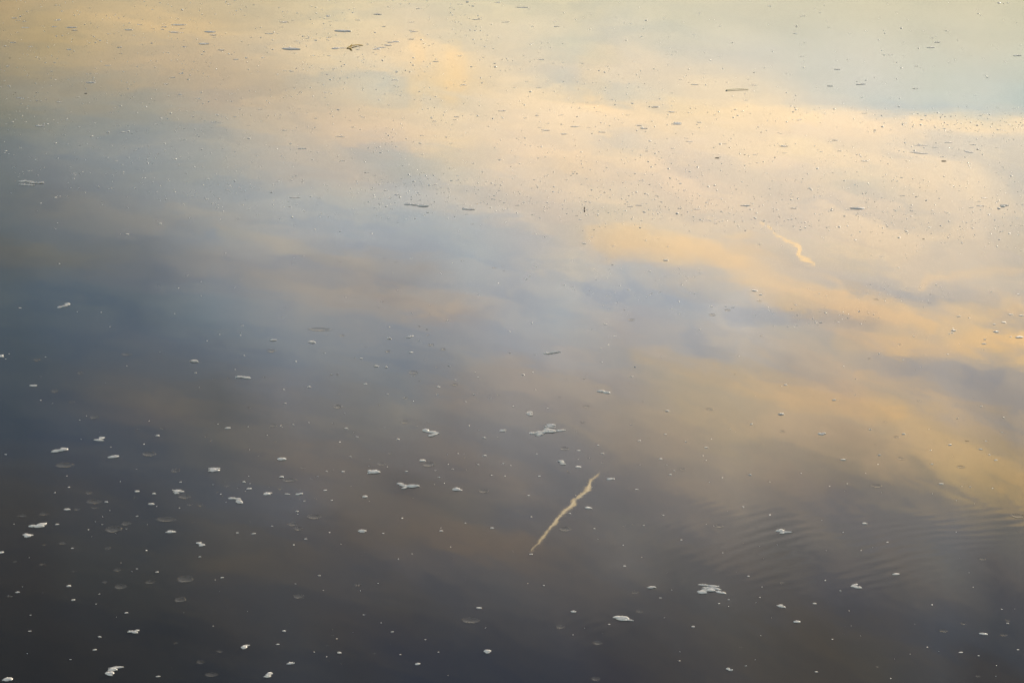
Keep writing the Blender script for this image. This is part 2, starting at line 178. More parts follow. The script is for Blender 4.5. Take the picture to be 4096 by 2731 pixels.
# drifting, torn edges of the cloud bands
wvec = W.xyz(W.math('MULTIPLY', az0, 0.16), W.math('MULTIPLY', v0, 0.5), 0.0)
_, wcol = W.noise(wvec, 1.0, 4.0, 0.55)
woff = W.vec('SUBTRACT', wcol, (0.5, 0.5, 0.5))
wx, wy, wz = W.sep(woff)
az = W.math('MULTIPLY_ADD', wx, 2.4, az0)
v = W.math('MULTIPLY_ADD', wy, 0.6, v0)
fvec = W.xyz(W.math('MULTIPLY', az0, 0.60), W.math('MULTIPLY', v0, 3.0), 5.1)
fine, _ = W.noise(fvec, 1.0, 5.0, 0.6, 0.8)
v = W.math('MULTIPLY_ADD', W.math('SUBTRACT', fine, 0.5), W.ramp01(W.math('ADD', el0, W.math('MULTIPLY', az0, -0.25)), 10.0, 13.5, True, 0.3, 1.25), v)
t = W.math('DIVIDE', W.math('SUBTRACT', v, 8.0), 26.0, clamp=True)
veil = None
prev_u = None
for u, stops in SKY_COLUMNS:
    rn = wt.nodes.new("ShaderNodeValToRGB")
    cr = rn.color_ramp
    cr.interpolation = 'CARDINAL'
    while len(cr.elements) < len(stops):
        cr.elements.new(0.5)
    for el_, s in zip(cr.elements, stops):
        el_.position = s[0]
    for el_, s in zip(cr.elements, stops):
        el_.color = (s[1], s[2], s[3], 1.0)
    wt.links.new(t, rn.inputs[0])
    veil = rn.outputs[0] if veil is None else W.mix(W.ramp01(az, prev_u, u, False), veil, rn.outputs[0])
    prev_u = u
# well to the sides the veil evens out
side = W.ramp01(W.math('ABSOLUTE', az), 25.0, 80.0)
veil = W.mix(side, veil, (0.30, 0.28, 0.28, 1.0))
# thin wisps: warm where the cloud is thicker, cool in the gaps
svec = W.xyz(W.math('MULTIPLY', az, 0.36), W.math('MULTIPLY', v, 1.7), 3.7)
n1, _ = W.noise(svec, 1.0, 6.0, 0.6, 0.9)
wisps = W.mix(W.ramp01(n1, 0.30, 0.70), (0.905, 0.935, 0.975, 1.0), (1.09, 1.06, 1.01, 1.0))
calm = W.math('MULTIPLY', W.ramp01(el0, 14.2, 12.8), W.ramp01(az0, 1.5, 6.5))      # the clear patch low in the sky
veil = W.mix(W.math('MULTIPLY_ADD', calm, -0.8, 1.0), veil, W.mix(1.0, veil, wisps, 'MULTIPLY'))

sky = wt.nodes.new("ShaderNodeTexSky")
sky.sky_type = 'NISHITA'
sky.sun_disc = False
sky.sun_elevation = SUN_EL
sky.sun_rotation = SUN_AZ
lit = W.vec('SCALE', W.mix(1.0, sky.outputs[0], veil, 'MULTIPLY'), scale=4.0)
# higher up an even grey veil carries on
high = W.ramp01(el0, 27.0, 45.0)
# (paler towards the sunset, dimmer and bluer in the east behind the viewer)
back = W.ramp01(dy, 0.5, -0.6)
lit = W.mix(high, lit, W.mix(back, (1.40, 1.38, 1.42, 1.0), (1.02, 1.00, 1.04, 1.0)))


seq = None          # each mask waits for the one before it, which keeps the shader's working memory small


def seat(a, e):
    if seq is None:
        return W.xyz(a, e, 0.0)
    return W.xyz(W.math('MULTIPLY_ADD', seq, 1e-7, a), e, 0.0)


def trail(points, colour, strength):
    """Condensation trail: points are (azimuth, height, half width) in degrees."""
    global lit, seq
    acc = None
    for (a0, e0, r0), (a1, e1, r1) in zip(points, points[1:]):
        A, B = Vector((a0, e0, 0)), Vector((a1, e1, 0))
        ba = B - A
        pa = W.vec('SUBTRACT', seat(az0, el0), tuple(A))
        h = W.math('MULTIPLY', W.vec('DOT_PRODUCT', pa, tuple(ba)), 1.0 / ba.length_squared, clamp=True)
        q = W.vec('SUBTRACT', pa, W.vec('SCALE', tuple(ba), scale=h))
        dist = W.vec('LENGTH', q)
        rr = W.math('MULTIPLY_ADD', h, r1 - r0, r0)
        m = W.ramp01(W.math('DIVIDE', dist, rr), 1.08, 0.70)
        acc = m if acc is None else W.math('MAXIMUM', acc, m)
        seq = acc
    lit = W.mix(W.math('MULTIPLY', acc, strength), lit, colour)


def trail_from(points, colour, strength):
    deg = 36.0 / LENS / PW * 57.29578
    trail([(*sky_angles(x, y), max(w * 0.5 * deg, 0.01)) for x, y, w in points], colour, strength)


# narrower cloud bands and gaps, soft edged: points as they mirror in the river, half width, tint, strength
def band(points, w, tint, strength):
    global lit, seq
    acc = None
    deg = 36.0 / LENS / PW * 57.29578
    pts = [sky_angles(x, y) for x, y in points]
    for (a0, e0), (a1, e1) in zip(pts, pts[1:]):
        A, B = Vector((a0, e0, 0)), Vector((a1, e1, 0))
        ba = B - A
        pa = W.vec('SUBTRACT', seat(azw, elw), tuple(A))
        h = W.math('MULTIPLY', W.vec('DOT_PRODUCT', pa, tuple(ba)), 1.0 / ba.length_squared, clamp=True)
        q = W.vec('SUBTRACT', pa, W.vec('SCALE', tuple(ba), scale=h))
        m = W.ramp01(W.vec('LENGTH', q), w * deg, w * deg * 0.25)
        acc = m if acc is None else W.math('MAXIMUM', acc, m)
        seq = acc
    lit = W.mix(W.math('MULTIPLY', acc, strength), lit, W.mix(1.0, lit, tint, 'MULTIPLY'))


bvec = W.xyz(W.math('MULTIPLY', az0, 0.9), W.math('MULTIPLY', v0, 2.2), 8.3)
_, bcol = W.noise(bvec, 1.0, 3.0, 0.5)
bx_, by_, bz_ = W.sep(W.vec('SUBTRACT', bcol, (0.5, 0.5, 0.5)))
azw = W.math('MULTIPLY_ADD', bx_, 1.1, az0)
elw = W.math('MULTIPLY_ADD', W.math('SUBTRACT', fine, 0.5), 0.55, W.math('MULTIPLY_ADD', by_, 0.35, el0))
GOLD, GAP = (1.15, 1.06, 0.93, 1.0), (0.85, 0.90, 0.99, 1.0)
PEACH = (1.12, 1.03, 0.90, 1.0)
band([(2395, 937), (2590, 959), (2832, 994), (2971, 1076), (3093, 1120), (3224, 1155), (3398, 1224), (3529, 1268), (3700, 1300)], 62, GOLD, 0.75)
band([(3355, 1364), (3572, 1381), (3747, 1407), (3920, 1364), (4100, 1372)], 60, GOLD, 0.8)
band([(2553, 1416), (2675, 1425), (2762, 1468), (2919, 1521), (3180, 1590), (3407, 1625), (3572, 1660)], 62, GOLD, 0.8)
band([(3442, 1495), (3659, 1538), (3877, 1608), (4051, 1651)], 34, GOLD, 0.6)
band([(3703, 1129), (3834, 1103), (4095, 1068)], 28, GOLD, 0.7)
band([(3947, 1259), (4095, 1225)], 26, GOLD, 0.6)
band([(3650, 478), (3850, 492), (4150, 505)], 52, (1.12, 1.06, 0.97, 1.0), 0.9)
band([(2700, 430), (2950, 470), (3250, 470)], 60, (1.08, 1.04, 0.96, 1.0), 0.7)
band([(880, 925), (1060, 960), (1200, 1000), (1500, 1085)], 42, GOLD, 0.6)
band([(1000, 1115), (1285, 1178), (1503, 1186), (1764, 1222), (1990, 1290)], 45, GOLD, 0.2)
band([(-60, 985), (120, 1000), (330, 1012), (600, 1040)], 60, GOLD, 0.15)
band([(300, 1530), (620, 1620), (900, 1690)], 60, GOLD, 0.15)
band([(1650, 2130), (1850, 2180), (1990, 2210)], 55, GOLD, 0.15)
band([(3407, 1146), (3572, 1181), (3703, 1177), (3964, 1198)], 48, GAP, 0.9)
band([(2919, 1259), (3180, 1268), (3485, 1285)], 44, GAP, 0.9)
band([(2350, 1165), (2600, 1180), (2850, 1205)], 60, GAP, 0.6)
band([(2745, 1338), (2832, 1407), (2937, 1407)], 50, GAP, 0.7)
band([(3529, 1442), (3703, 1468), (3964, 1512)], 62, GAP, 0.75)
band([(3877, 1512), (4100, 1616)], 60, GAP, 0.6)
band([(3300, 1985), (3500, 1975), (3760, 1990)], 34, GAP, 0.6)
band([(3150, 405), (3400, 425), (3700, 445), (4100, 455)], 40, GAP, 0.45)
band([(900, 1040), (1300, 1060), (1700, 1130), (2000, 1170)], 45, GAP, 0.45)
band([(1830, 190), (1812, 400)], 60, PEACH, 0.4)
band([(1668, 140), (1650, 420)], 40, PEACH, 0.4)
band([(2400, 220), (2372, 400)], 90, PEACH, 0.45)
trail_from([(2398, 1890, 2), (2388, 1899, 6), (2359, 1924, 9), (2357, 1948, 19), (2330, 1971, 13), (2292, 1996, 9), (2297, 2013, 20),
            (2274, 2033, 16), (2238, 2060, 9), (2222, 2088, 18), (2192, 2122, 8), (2172, 2148, 13), (2150, 2175, 6),
            (2124, 2200, 1.5)], (17.5, 13.6, 8.2, 1.0), 0.93)
trail_from([(2284, 2004, 8), (2306, 2011, 3)], (15.8, 12.2, 7.3, 1.0), 0.7)
trail_from([(2362, 1928, 2), (2352, 1955, 4), (2332, 1974, 5), (2300, 2000, 3), (2288, 2014, 5), (2272, 2036, 3),
            (2238, 2062, 4), (2200, 2112, 2)], (22.0, 18.0, 12.0, 1.0), 0.75)
for dash in ([(3040, 893, 4), (3056, 899, 5)], [(3070, 905, 6), (3086, 917, 6)], [(3094, 932, 7), (3102, 939, 8)], [(3108, 946, 10), (3124, 951, 11)], [(3132, 957, 8), (3146, 966, 10)]):
    trail_from(dash, (19.8, 14.0, 7.6, 1.0), 0.85)
trail_from([(3150, 966, 5), (3159, 969, 12), (3196, 984, 14), (3200, 995, 16), (3191, 1018, 16),
            (3203, 1030, 16), (3229, 1042, 16), (3257, 1055, 9)], (19.8, 14.0, 7.6, 1.0), 0.97)

bg = wt.nodes.new("ShaderNodeBackground")
bg.inputs[1].default_value = 0.1
wo = wt.nodes.new("ShaderNodeOutputWorld")
wt.links.new(lit, bg.inputs[0])
wt.links.new(bg.outputs[0], wo.inputs[0])

# ---------------------------------------------------------------- what floats where
# Measured on sixteen tiles of the photograph, tile (row, column); x, y, width in tile units of 0.4354 photo pixels.
TILE = 1024.0 / 2352.0


def px(tile, x, y):
    return tile % 10 * 1024.0 + x * TILE, tile // 10 * 682.75 + y * TILE


# foam patches: (short name, label, tile, lobes (x0, y0, x1, y1, visible thickness))
PATCHES = [
 ("stick-like foam patch", "white stick-like foam patch lying level on blue-grey water", 20, [(2160,326,2245,327,16),(2220,326,2310,338,15)]),
 ("thin pointed foam patch", "thin pointed white foam patch on dark blue water near the left edge", 20, [(268,405,341,403,10),(285,408,330,408,8)]),
 ("folded foam patch", "folded white foam patch with an open notch on its right side", 20, [(862,902,955,907,15),(908,881,963,882,11),(905,894,955,884,13)]),
 ("claw-shaped foam patch", "long claw-shaped white foam patch hooked back at its right end", 20, [(467,1010,565,996,20),(520,1003,628,987,20),(555,978,625,982,8),(480,1013,545,1010,11)]),
 ("leaf-shaped foam patch", "slim leaf-shaped white foam patch alone on dark blue water", 20, [(988,1064,1094,1053,19),(1020,1052,1090,1048,8)]),
 ("square foam patch", "squarish white foam patch split by a dark crease across the middle", 20, [(1912,1166,2020,1164,13),(1910,1188,2018,1180,17),(1930,1172,1990,1178,14),(1940,1196,1978,1189,9)]),
 ("ragged stacked foam patch", "ragged white foam patch of three stacked ridges narrowing downwards", 20, [(1578,1366,1668,1362,8),(1588,1379,1690,1376,13),(1600,1392,1645,1394,12),(1600,1372,1650,1370,9)]),
 ("duck-shaped foam patch", "duck-shaped white foam patch with a thick lump hanging off its right end", 20, [(2093,1440,2165,1437,15),(2150,1440,2215,1446,13),(2172,1458,2226,1476,30),(2165,1472,2228,1484,16)]),
 ("cut-off upper foam patch", "small white foam patch cut off by the left edge, on blue-grey water", 20, [(-8,130,33,127,11),(-6,138,34,139,8)]),
 ("bird-shaped foam patch", "bird-shaped white foam patch with round head and one trailing foot", 21, [(1526,812,1585,816,24),(1560,825,1682,840,18),(1580,867,1665,847,15),(1582,869,1630,866,10)]),
 ("cleft foam patch", "small white foam patch with a cleft in its right end, beside the bulky raft", 21, [(2234,821,2295,820,12),(2243,812,2297,810,8)]),
 ("pitted oval foam patch", "plump oval white foam patch with pitted right half", 21, [(192,1080,280,1076,22),(205,1086,260,1084,10)]),
 ("boot-shaped foam patch", "boot-shaped white foam patch with hollow between two lobes", 21, [(1024,1188,1060,1188,18),(1045,1199,1142,1198,22),(1060,1186,1122,1190,18),(1025,1207,1080,1208,11)]),
 ("three-armed foam patch", "wide three-armed white foam patch, its left arm slim and right arm broad", 21, [(1290,1303,1355,1305,14),(1318,1315,1402,1328,16),(1383,1328,1495,1325,24),(1340,1351,1390,1335,18)]),
 ("pear-shaped foam patch", "pear-shaped white foam patch with narrow tail to the right", 21, [(1805,1356,1872,1352,26),(1820,1362,1897,1364,11)]),
 ("wedge-shaped foam patch", "wedge-shaped white foam patch with a thin spike on its right", 21, [(66,1397,132,1399,20),(90,1391,148,1389,8)]),
 ("comma-shaped foam patch", "comma-shaped white foam patch next to two small ovals", 21, [(366,1404,407,1400,13),(390,1398,432,1394,11)]),
 ("shoe-shaped foam patch", "long white shoe-shaped foam patch on grey water above the bulky raft", 22, [(290,108,350,110,12),(330,101,444,96,12),(340,107,400,101,11)]),
 ("two-humped foam patch", "white foam patch of two humps in a row on grey-brown water", 22, [(780,456,852,456,16),(835,462,902,472,16)]),
 ("fan-shaped foam patch", "small fan-shaped white foam patch of stacked ridges above the bulky raft", 22, [(130,662,182,650,13),(130,664,190,668,9),(135,667,185,681,9),(150,649,182,645,8)]),
 ("bulky foam raft", "bulky white foam raft of many ridges, widest patch in the centre of the water", 22, [(155,836,215,845,15),(200,840,290,826,16),(270,834,350,820,19),(330,831,400,826,16),(390,822,495,811,15),(280,818,330,822,12),(292,798,350,805,12),(300,808,395,814,12),(290,778,400,790,13),(320,770,402,768,14),(316,763,390,760,8),(215,858,285,853,12),(225,866,270,862,8),(238,846,300,840,11)]),
 ("slanted foam patch", "slanted white foam patch of three ridges stepping down to the right", 22, [(418,1096,478,1098,16),(440,1112,480,1112,12),(445,1124,495,1127,11)]),
 ("flat lens-shaped foam patch", "flat lens-shaped white foam patch right of the bright trail reflection's upper end", 22, [(866,1260,946,1260,13),(880,1268,922,1267,7)]),
 ("slipper-shaped foam patch", "small slipper-shaped white foam patch slanting up to the right", 11, [(1375,1532,1425,1528,9),(1390,1528,1447,1515,11)]),
 ("worm-shaped foam patch", "lone worm-shaped white foam patch on dark blue water at far left", 10, [(526,1257,572,1249,13),(555,1250,622,1236,12),(592,1223,645,1224,12),(600,1237,640,1228,11)]),
 ("twin-lobed foam patch", "white twin-lobed foam patch on tan water below the golden cloud reflection", 23, [(455,845,515,848,14),(490,842,533,844,9),(480,853,512,855,7)]),
 ("long-winged foam patch", "large pale foam patch, long and winged, near the left edge", 30, [(264,128,332,120,20),(308,129,410,124,22),(330,118,432,98,18),(360,118,420,110,19)]),
 ("triangular foam patch", "triangular pale foam patch with point to the right, below the winged one", 30, [(208,207,302,208,16),(222,198,262,205,18),(225,218,280,217,22)]),
 ("scalloped foam patch", "short pale foam patch with a scalloped underside on dark grey water", 30, [(1525,181,1617,177,16),(1540,172,1590,170,9)]),
 ("diamond foam patch", "diamond-shaped white foam patch with a dark fold across it", 30, [(1800,280,1850,280,14),(1820,285,1886,298,16),(1828,305,1870,303,13)]),
 ("cut-off lower foam patch", "small pale foam patch cut off by the left edge, on dark grey water", 30, [(-14,372,34,362,16)]),
 ("saddle-shaped foam patch", "saddle-shaped pale foam patch with raised ends and a dark pit", 30, [(1168,1097,1240,1089,16),(1215,1100,1268,1104,16),(1230,1091,1280,1080,13)]),
 ("trapezoid foam patch", "trapezoid pale foam patch broad at left on near-black water", 30, [(2212,1240,2270,1232,26),(2225,1226,2295,1219,13),(2225,1250,2260,1246,11)]),
 ("big bent foam patch", "big bent pale foam patch with pits, near the bottom edge at left", 30, [(1000,1428,1133,1418,18),(992,1447,1075,1440,28),(964,1475,1048,1475,28),(990,1491,1035,1498,13)]),
 ("corner foam patch", "rounded pale foam patch in the bottom left corner", 30, [(24,1536,118,1528,28),(40,1524,105,1518,14)]),
 ("mussel-shaped foam patch", "mussel-shaped white foam patch pointed at both ends", 31, [(936,170,1015,168,22),(950,180,1000,180,9)]),
 ("round lump foam patch", "round white lump of foam near the bottom edge, left of centre", 31, [(2091,1272,2162,1272,28),(2110,1287,2145,1287,13)]),
 ("flat-topped foam patch", "flat-topped pale foam patch above the lumpy bottom one", 31, [(284,1388,354,1382,15),(300,1378,340,1377,6)]),
 ("bean-shaped foam patch", "small bean-shaped white foam patch near the bottom edge", 31, [(1459,1392,1510,1388,18)]),
 ("lumpy bottom foam patch", "lumpy pale foam patch of two lobes touching the bottom edge", 31, [(100,1478,152,1478,24),(88,1491,140,1482,22),(70,1508,138,1502,18)]),
 ("capsule-shaped foam patch", "capsule-shaped white foam patch left of the star-shaped raft", 32, [(1242,690,1302,688,19),(1278,684,1323,688,13)]),
 ("almond-shaped foam patch", "small almond-shaped white foam patch, bright and smooth, on dark water", 32, [(537,908,590,911,17)]),
 ("star-shaped foam raft", "white star-shaped foam raft of overlapping ridges on dark water", 32, [(1705,661,1800,669,13),(1778,668,1908,683,15),(1750,692,1850,694,13),(1830,690,1920,712,18),(1863,721,1967,744,18),(1700,729,1790,720,19),(1710,736,1793,738,16),(1780,716,1867,718,18),(1740,706,1800,704,11),(1800,702,1880,704,14)]),
 ("fish-shaped foam patch", "large fish-shaped white foam patch, smooth with a pointed tail at right", 32, [(930,961,1040,963,23),(1000,956,1077,975,25),(1040,985,1117,994,11),(960,980,1060,990,18),(1000,978,1057,984,19)]),
 ("snail-shaped foam patch", "small snail-shaped white foam patch near the bottom edge", 32, [(1968,1435,2005,1437,17),(1985,1445,2030,1447,14)]),
 ("swimming foam patch", "white foam patch with hump at left and long flat tail beside the ripples", 33, [(68,169,150,166,18),(100,160,137,160,14),(110,181,217,182,13),(105,190,150,194,10)]),
 ("shell-shaped foam patch", "shell-shaped white foam patch with small lobe riding on a longer one", 33, [(764,671,824,660,16),(760,677,830,686,14),(790,685,861,692,18)]),
 ("ribbed oval foam patch", "smooth oval white foam patch tilted down to the right", 33, [(82,852,161,872,19),(92,850,140,852,9)]),
 ("blunt foam patch", "small blunt-ended white foam patch on dark brown-grey water", 33, [(233,1002,297,1003,21)]),
 ("torpedo-shaped foam patch", "bright torpedo-shaped white foam patch tilted to the right between faint films", 33, [(1939,1110,2024,1119,15)]),
 ("loaf-shaped foam patch", "bright loaf-shaped white foam patch right of the ripples", 33, [(1144,567,1209,565,16)]),
 ("broken upper strip", "pale broken strip of foam, upper one of two near the left edge", 10, [(165,100,250,96,10),(235,98,305,102,9),(275,113,350,112,8),(345,113,402,112,10)]),
 ("lower strip", "pale smooth strip of foam lying just under the broken strip", 10, [(168,125,250,131,9),(240,130,318,136,10)]),
 ("speckled strip", "long ragged pale strip of foam at the edge of the speckled band", 11, [(1362,308,1430,308,11),(1410,312,1500,315,9),(1478,320,1585,325,13),(1500,313,1540,316,8)]),
 ("short ragged strip", "short ragged pale strip of foam right of the long ragged one", 11, [(1888,351,1960,352,9),(1930,355,2010,356,8),(1895,345,1927,347,6)]),
 ("pale raft beside the twig", "pale bluish foam raft touching the left end of the forked twig", 1, [(692,446,765,440,22),(745,444,850,442,8)]),
 ("pale hooked raft", "pale bluish hooked foam raft just right of the forked twig", 1, [(1070,452,1140,448,15),(1110,440,1190,436,9),(1115,450,1140,456,9)]),
 ("pale wavy raft", "pale bluish wavy foam raft beyond the hooked one", 1, [(1205,391,1265,386,13),(1250,384,1318,384,13)]),
 ("layered grey raft", "layered grey foam raft lying on the peach-coloured reflection", 2, [(1462,1139,1560,1142,13),(1485,1124,1560,1130,11),(1490,1132,1550,1134,15)]),
 ("humped grey raft", "humped grey foam raft on the golden reflection at right", 3, [(1340,1337,1460,1336,10),(1370,1321,1405,1332,13)]),
 ("double grey raft", "long double grey foam raft slanting to the right under the humped one", 3, [(1303,1397,1390,1400,13),(1350,1407,1465,1412,11)]),
 ("grey raft with dark end", "grey foam raft with dark end, rightmost of three in a row", 3, [(1804,1394,1890,1402,14),(1815,1391,1850,1391,9)]),
 ("ridged grey raft", "short ridged grey foam raft near the right edge in the speckled band", 13, [(2128,318,2215,318,9),(2135,328,2180,326,12),(2105,346,2135,346,9)]),
]

# bright oval flecks: tile -> (x, y, width)
FLECKS = {
 20: "50,160,14 418,143,14 1164,225,16 1783,179,82 1795,287,22 2242,128,16 373,540,20 2092,792,54 2001,758,18 2279,782,14 1446,863,44 1322,943,20 1017,970,18 52,1036,32 614,1235,16 1107,1284,16 1658,1290,28 2241,1288,34 2288,1350,54 1957,1315,14 2295,993,14 2283,1237,14 2296,1304,12 505,1388,18 1259,1375,50 1414,1396,42 978,1472,40 1391,1490,66 1439,1513,14 1649,1528,16 615,1539,64 2027,1401,16 2253,1375,10 2076,1474,10",
 21: "512,3,78 627,104,18 364,184,20 966,154,34 1103,226,50 1196,235,30 1424,99,42 1554,172,12 1777,223,24 2037,328,28 2335,103,20 697,304,26 487,416,36 1006,388,38 1675,416,36 1832,351,16 2014,283,14 256,442,20 1207,481,24 1669,489,26 2005,486,26 1926,553,20 2152,520,20 266,567,26 813,659,20 228,775,20 342,763,28 488,745,16 829,797,44 1182,788,14 897,837,14 929,874,32 1305,896,42 1957,774,18 2097,883,36 2049,813,12 864,1055,30 1528,1091,66 1857,1030,20 2102,1046,40 1757,1036,12 2039,1128,26 2271,1118,36 2340,1137,16 1766,1129,16 1807,1170,28 1930,1174,14 1382,1192,38 798,1193,36 650,1190,22 818,1213,10 564,1238,22 233,1243,50 1685,1245,22 2166,1226,28 2286,1235,16 1730,1301,12 1640,1313,8 634,1365,36 285,1398,50 998,1422,54 443,1465,26 696,1457,24 376,1559,30 1037,1142,8 1207,1150,12 1645,1185,10",
 22: "280,43,14 215,120,20 815,62,14 884,32,18 822,189,20 1128,234,22 100,305,34 191,283,20 664,339,24 1098,322,36 217,443,14 10,594,24 330,611,26 1425,636,44 1094,766,20 1407,849,30 1170,910,38 1595,919,22 791,952,26 1782,972,38 613,1000,46 831,1028,32 228,1031,20 608,1080,14 709,1070,16 1364,1077,36 606,1149,60 1755,1049,18 1782,1091,18 1176,1133,16 1422,1135,12 1490,1186,22 1453,1222,34 2187,1223,34 2199,757,30 249,1235,28 1147,1357,36 152,1413,32 733,1340,24 700,1526,66 2122,1518,24 585,1413,14",
 23: "1983,19,50 1208,25,22 160,397,36 606,536,44 120,664,64 1956,595,26 1738,706,24 937,807,26 1478,808,16 1245,848,40 2003,912,28 1672,947,40 1953,987,44 2035,1039,24 1021,1041,34 2091,1087,40 692,1083,56 1507,1124,28 1590,1304,50 1856,1333,24 1732,1458,16 2164,698,22 2149,832,22 303,1211,16 566,1329,14 728,1305,16 1021,113,20 1238,170,20 1648,118,18 693,229,14 800,488,12 1512,1396,12",
 30: "128,107,18 524,109,40 812,160,16 1160,152,22 940,111,22 1259,35,28 2180,188,30 2328,194,46 664,328,30 268,416,14 1344,350,20 1835,407,28 1258,518,24 1441,547,34 2041,598,36 631,675,46 160,731,42 914,748,24 672,803,40 883,841,16 1159,920,42 279,942,22 1957,1043,16 273,1089,34 915,1141,36 871,1260,42 648,1349,26 1451,1504,46 2016,726,10 207,682,16 1063,192,10 876,86,12 942,41,12",
 31: "383,20,20 148,125,26 675,185,18 1168,192,26 1700,169,38 2168,142,44 455,243,30 347,299,20 780,291,10 581,579,30 364,656,20 1122,651,16 2047,875,58 989,940,22 1150,1015,18 2109,1060,18 258,1087,42 1253,1095,34 741,1160,20 893,1100,8 1555,1168,20 200,1210,34 536,1282,16 764,1287,44 1325,1304,22 1675,1283,20",
 32: "530,9,26 173,383,38 177,41,20 759,149,22 1210,120,24 1389,26,20 291,670,22 1032,491,28 1192,413,12 1364,783,28 1467,712,16 892,1027,24 1399,965,12 1663,1048,38 2171,585,26 1936,373,18 2276,780,20 1992,801,18 1900,837,20 1988,863,14 1538,1361,22 2149,1407,24 2235,1351,12 2284,1128,12 560,1124,14 2297,684,16 2242,827,8 2063,553,6 790,246,12",
 33: "16,24,20 887,101,52 1096,273,22 856,350,14 666,719,22 427,836,40 745,903,14 2203,1018,28 1771,1283,44 1935,1315,24 2296,1259,28 444,1462,36 2099,1405,14 1126,1526,16 1505,849,20 28,966,10 525,626,18 1306,1301,10 1728,181,12 1848,554,10 1885,686,14",
 11: "158,1554,74 1224,1540,46 1495,1561,28 2044,1139,24 1758,1376,22 1224,1437,18 1163,1201,22 1433,1311,16 246,1343,22 262,1260,14 2226,1036,16 2331,1477,26",
 10: "1168,581,42 2228,1420,24 2209,1489,20 2208,1514,16 2017,1505,16 185,1260,28 1009,1434,14 2072,762,18 1460,1062,14",
 12: "477,1049,28 553,1067,22 569,1091,18 1412,820,56 711,640,22 662,666,44 128,996,28 165,967,28 218,876,26 925,862,32 1268,923,36 1036,1278,24 2030,1254,34 1835,1245,36 1963,1246,24 858,1408,42 942,1517,28 182,1399,20 2225,1099,62 2285,1136,40 1280,1127,24 1072,1095,18 993,1057,18 2237,1326,20 1725,1462,18 1262,1139,24 1371,1050,22 1352,1122,18 1543,1315,22 736,609,30 930,692,24 750,543,28 1231,642,20 1431,697,20",
 13: "440,1395,44 482,1392,36 645,1389,34 434,1379,22 412,1360,20 1705,1466,54 1698,1452,20 1690,1486,34 1665,1498,24 1992,1548,30 1340,1520,26 2095,1477,56 2230,1524,30 2310,1525,84 2165,1390,48 2078,1409,36 2230,1318,50 2325,1328,54 1750,1336,44 1845,1352,18 2302,1133,30 1197,892,20 1430,1253,14 2050,1115,16 471,1127,22 740,1318,16 255,1232,30 536,1151,16",
}

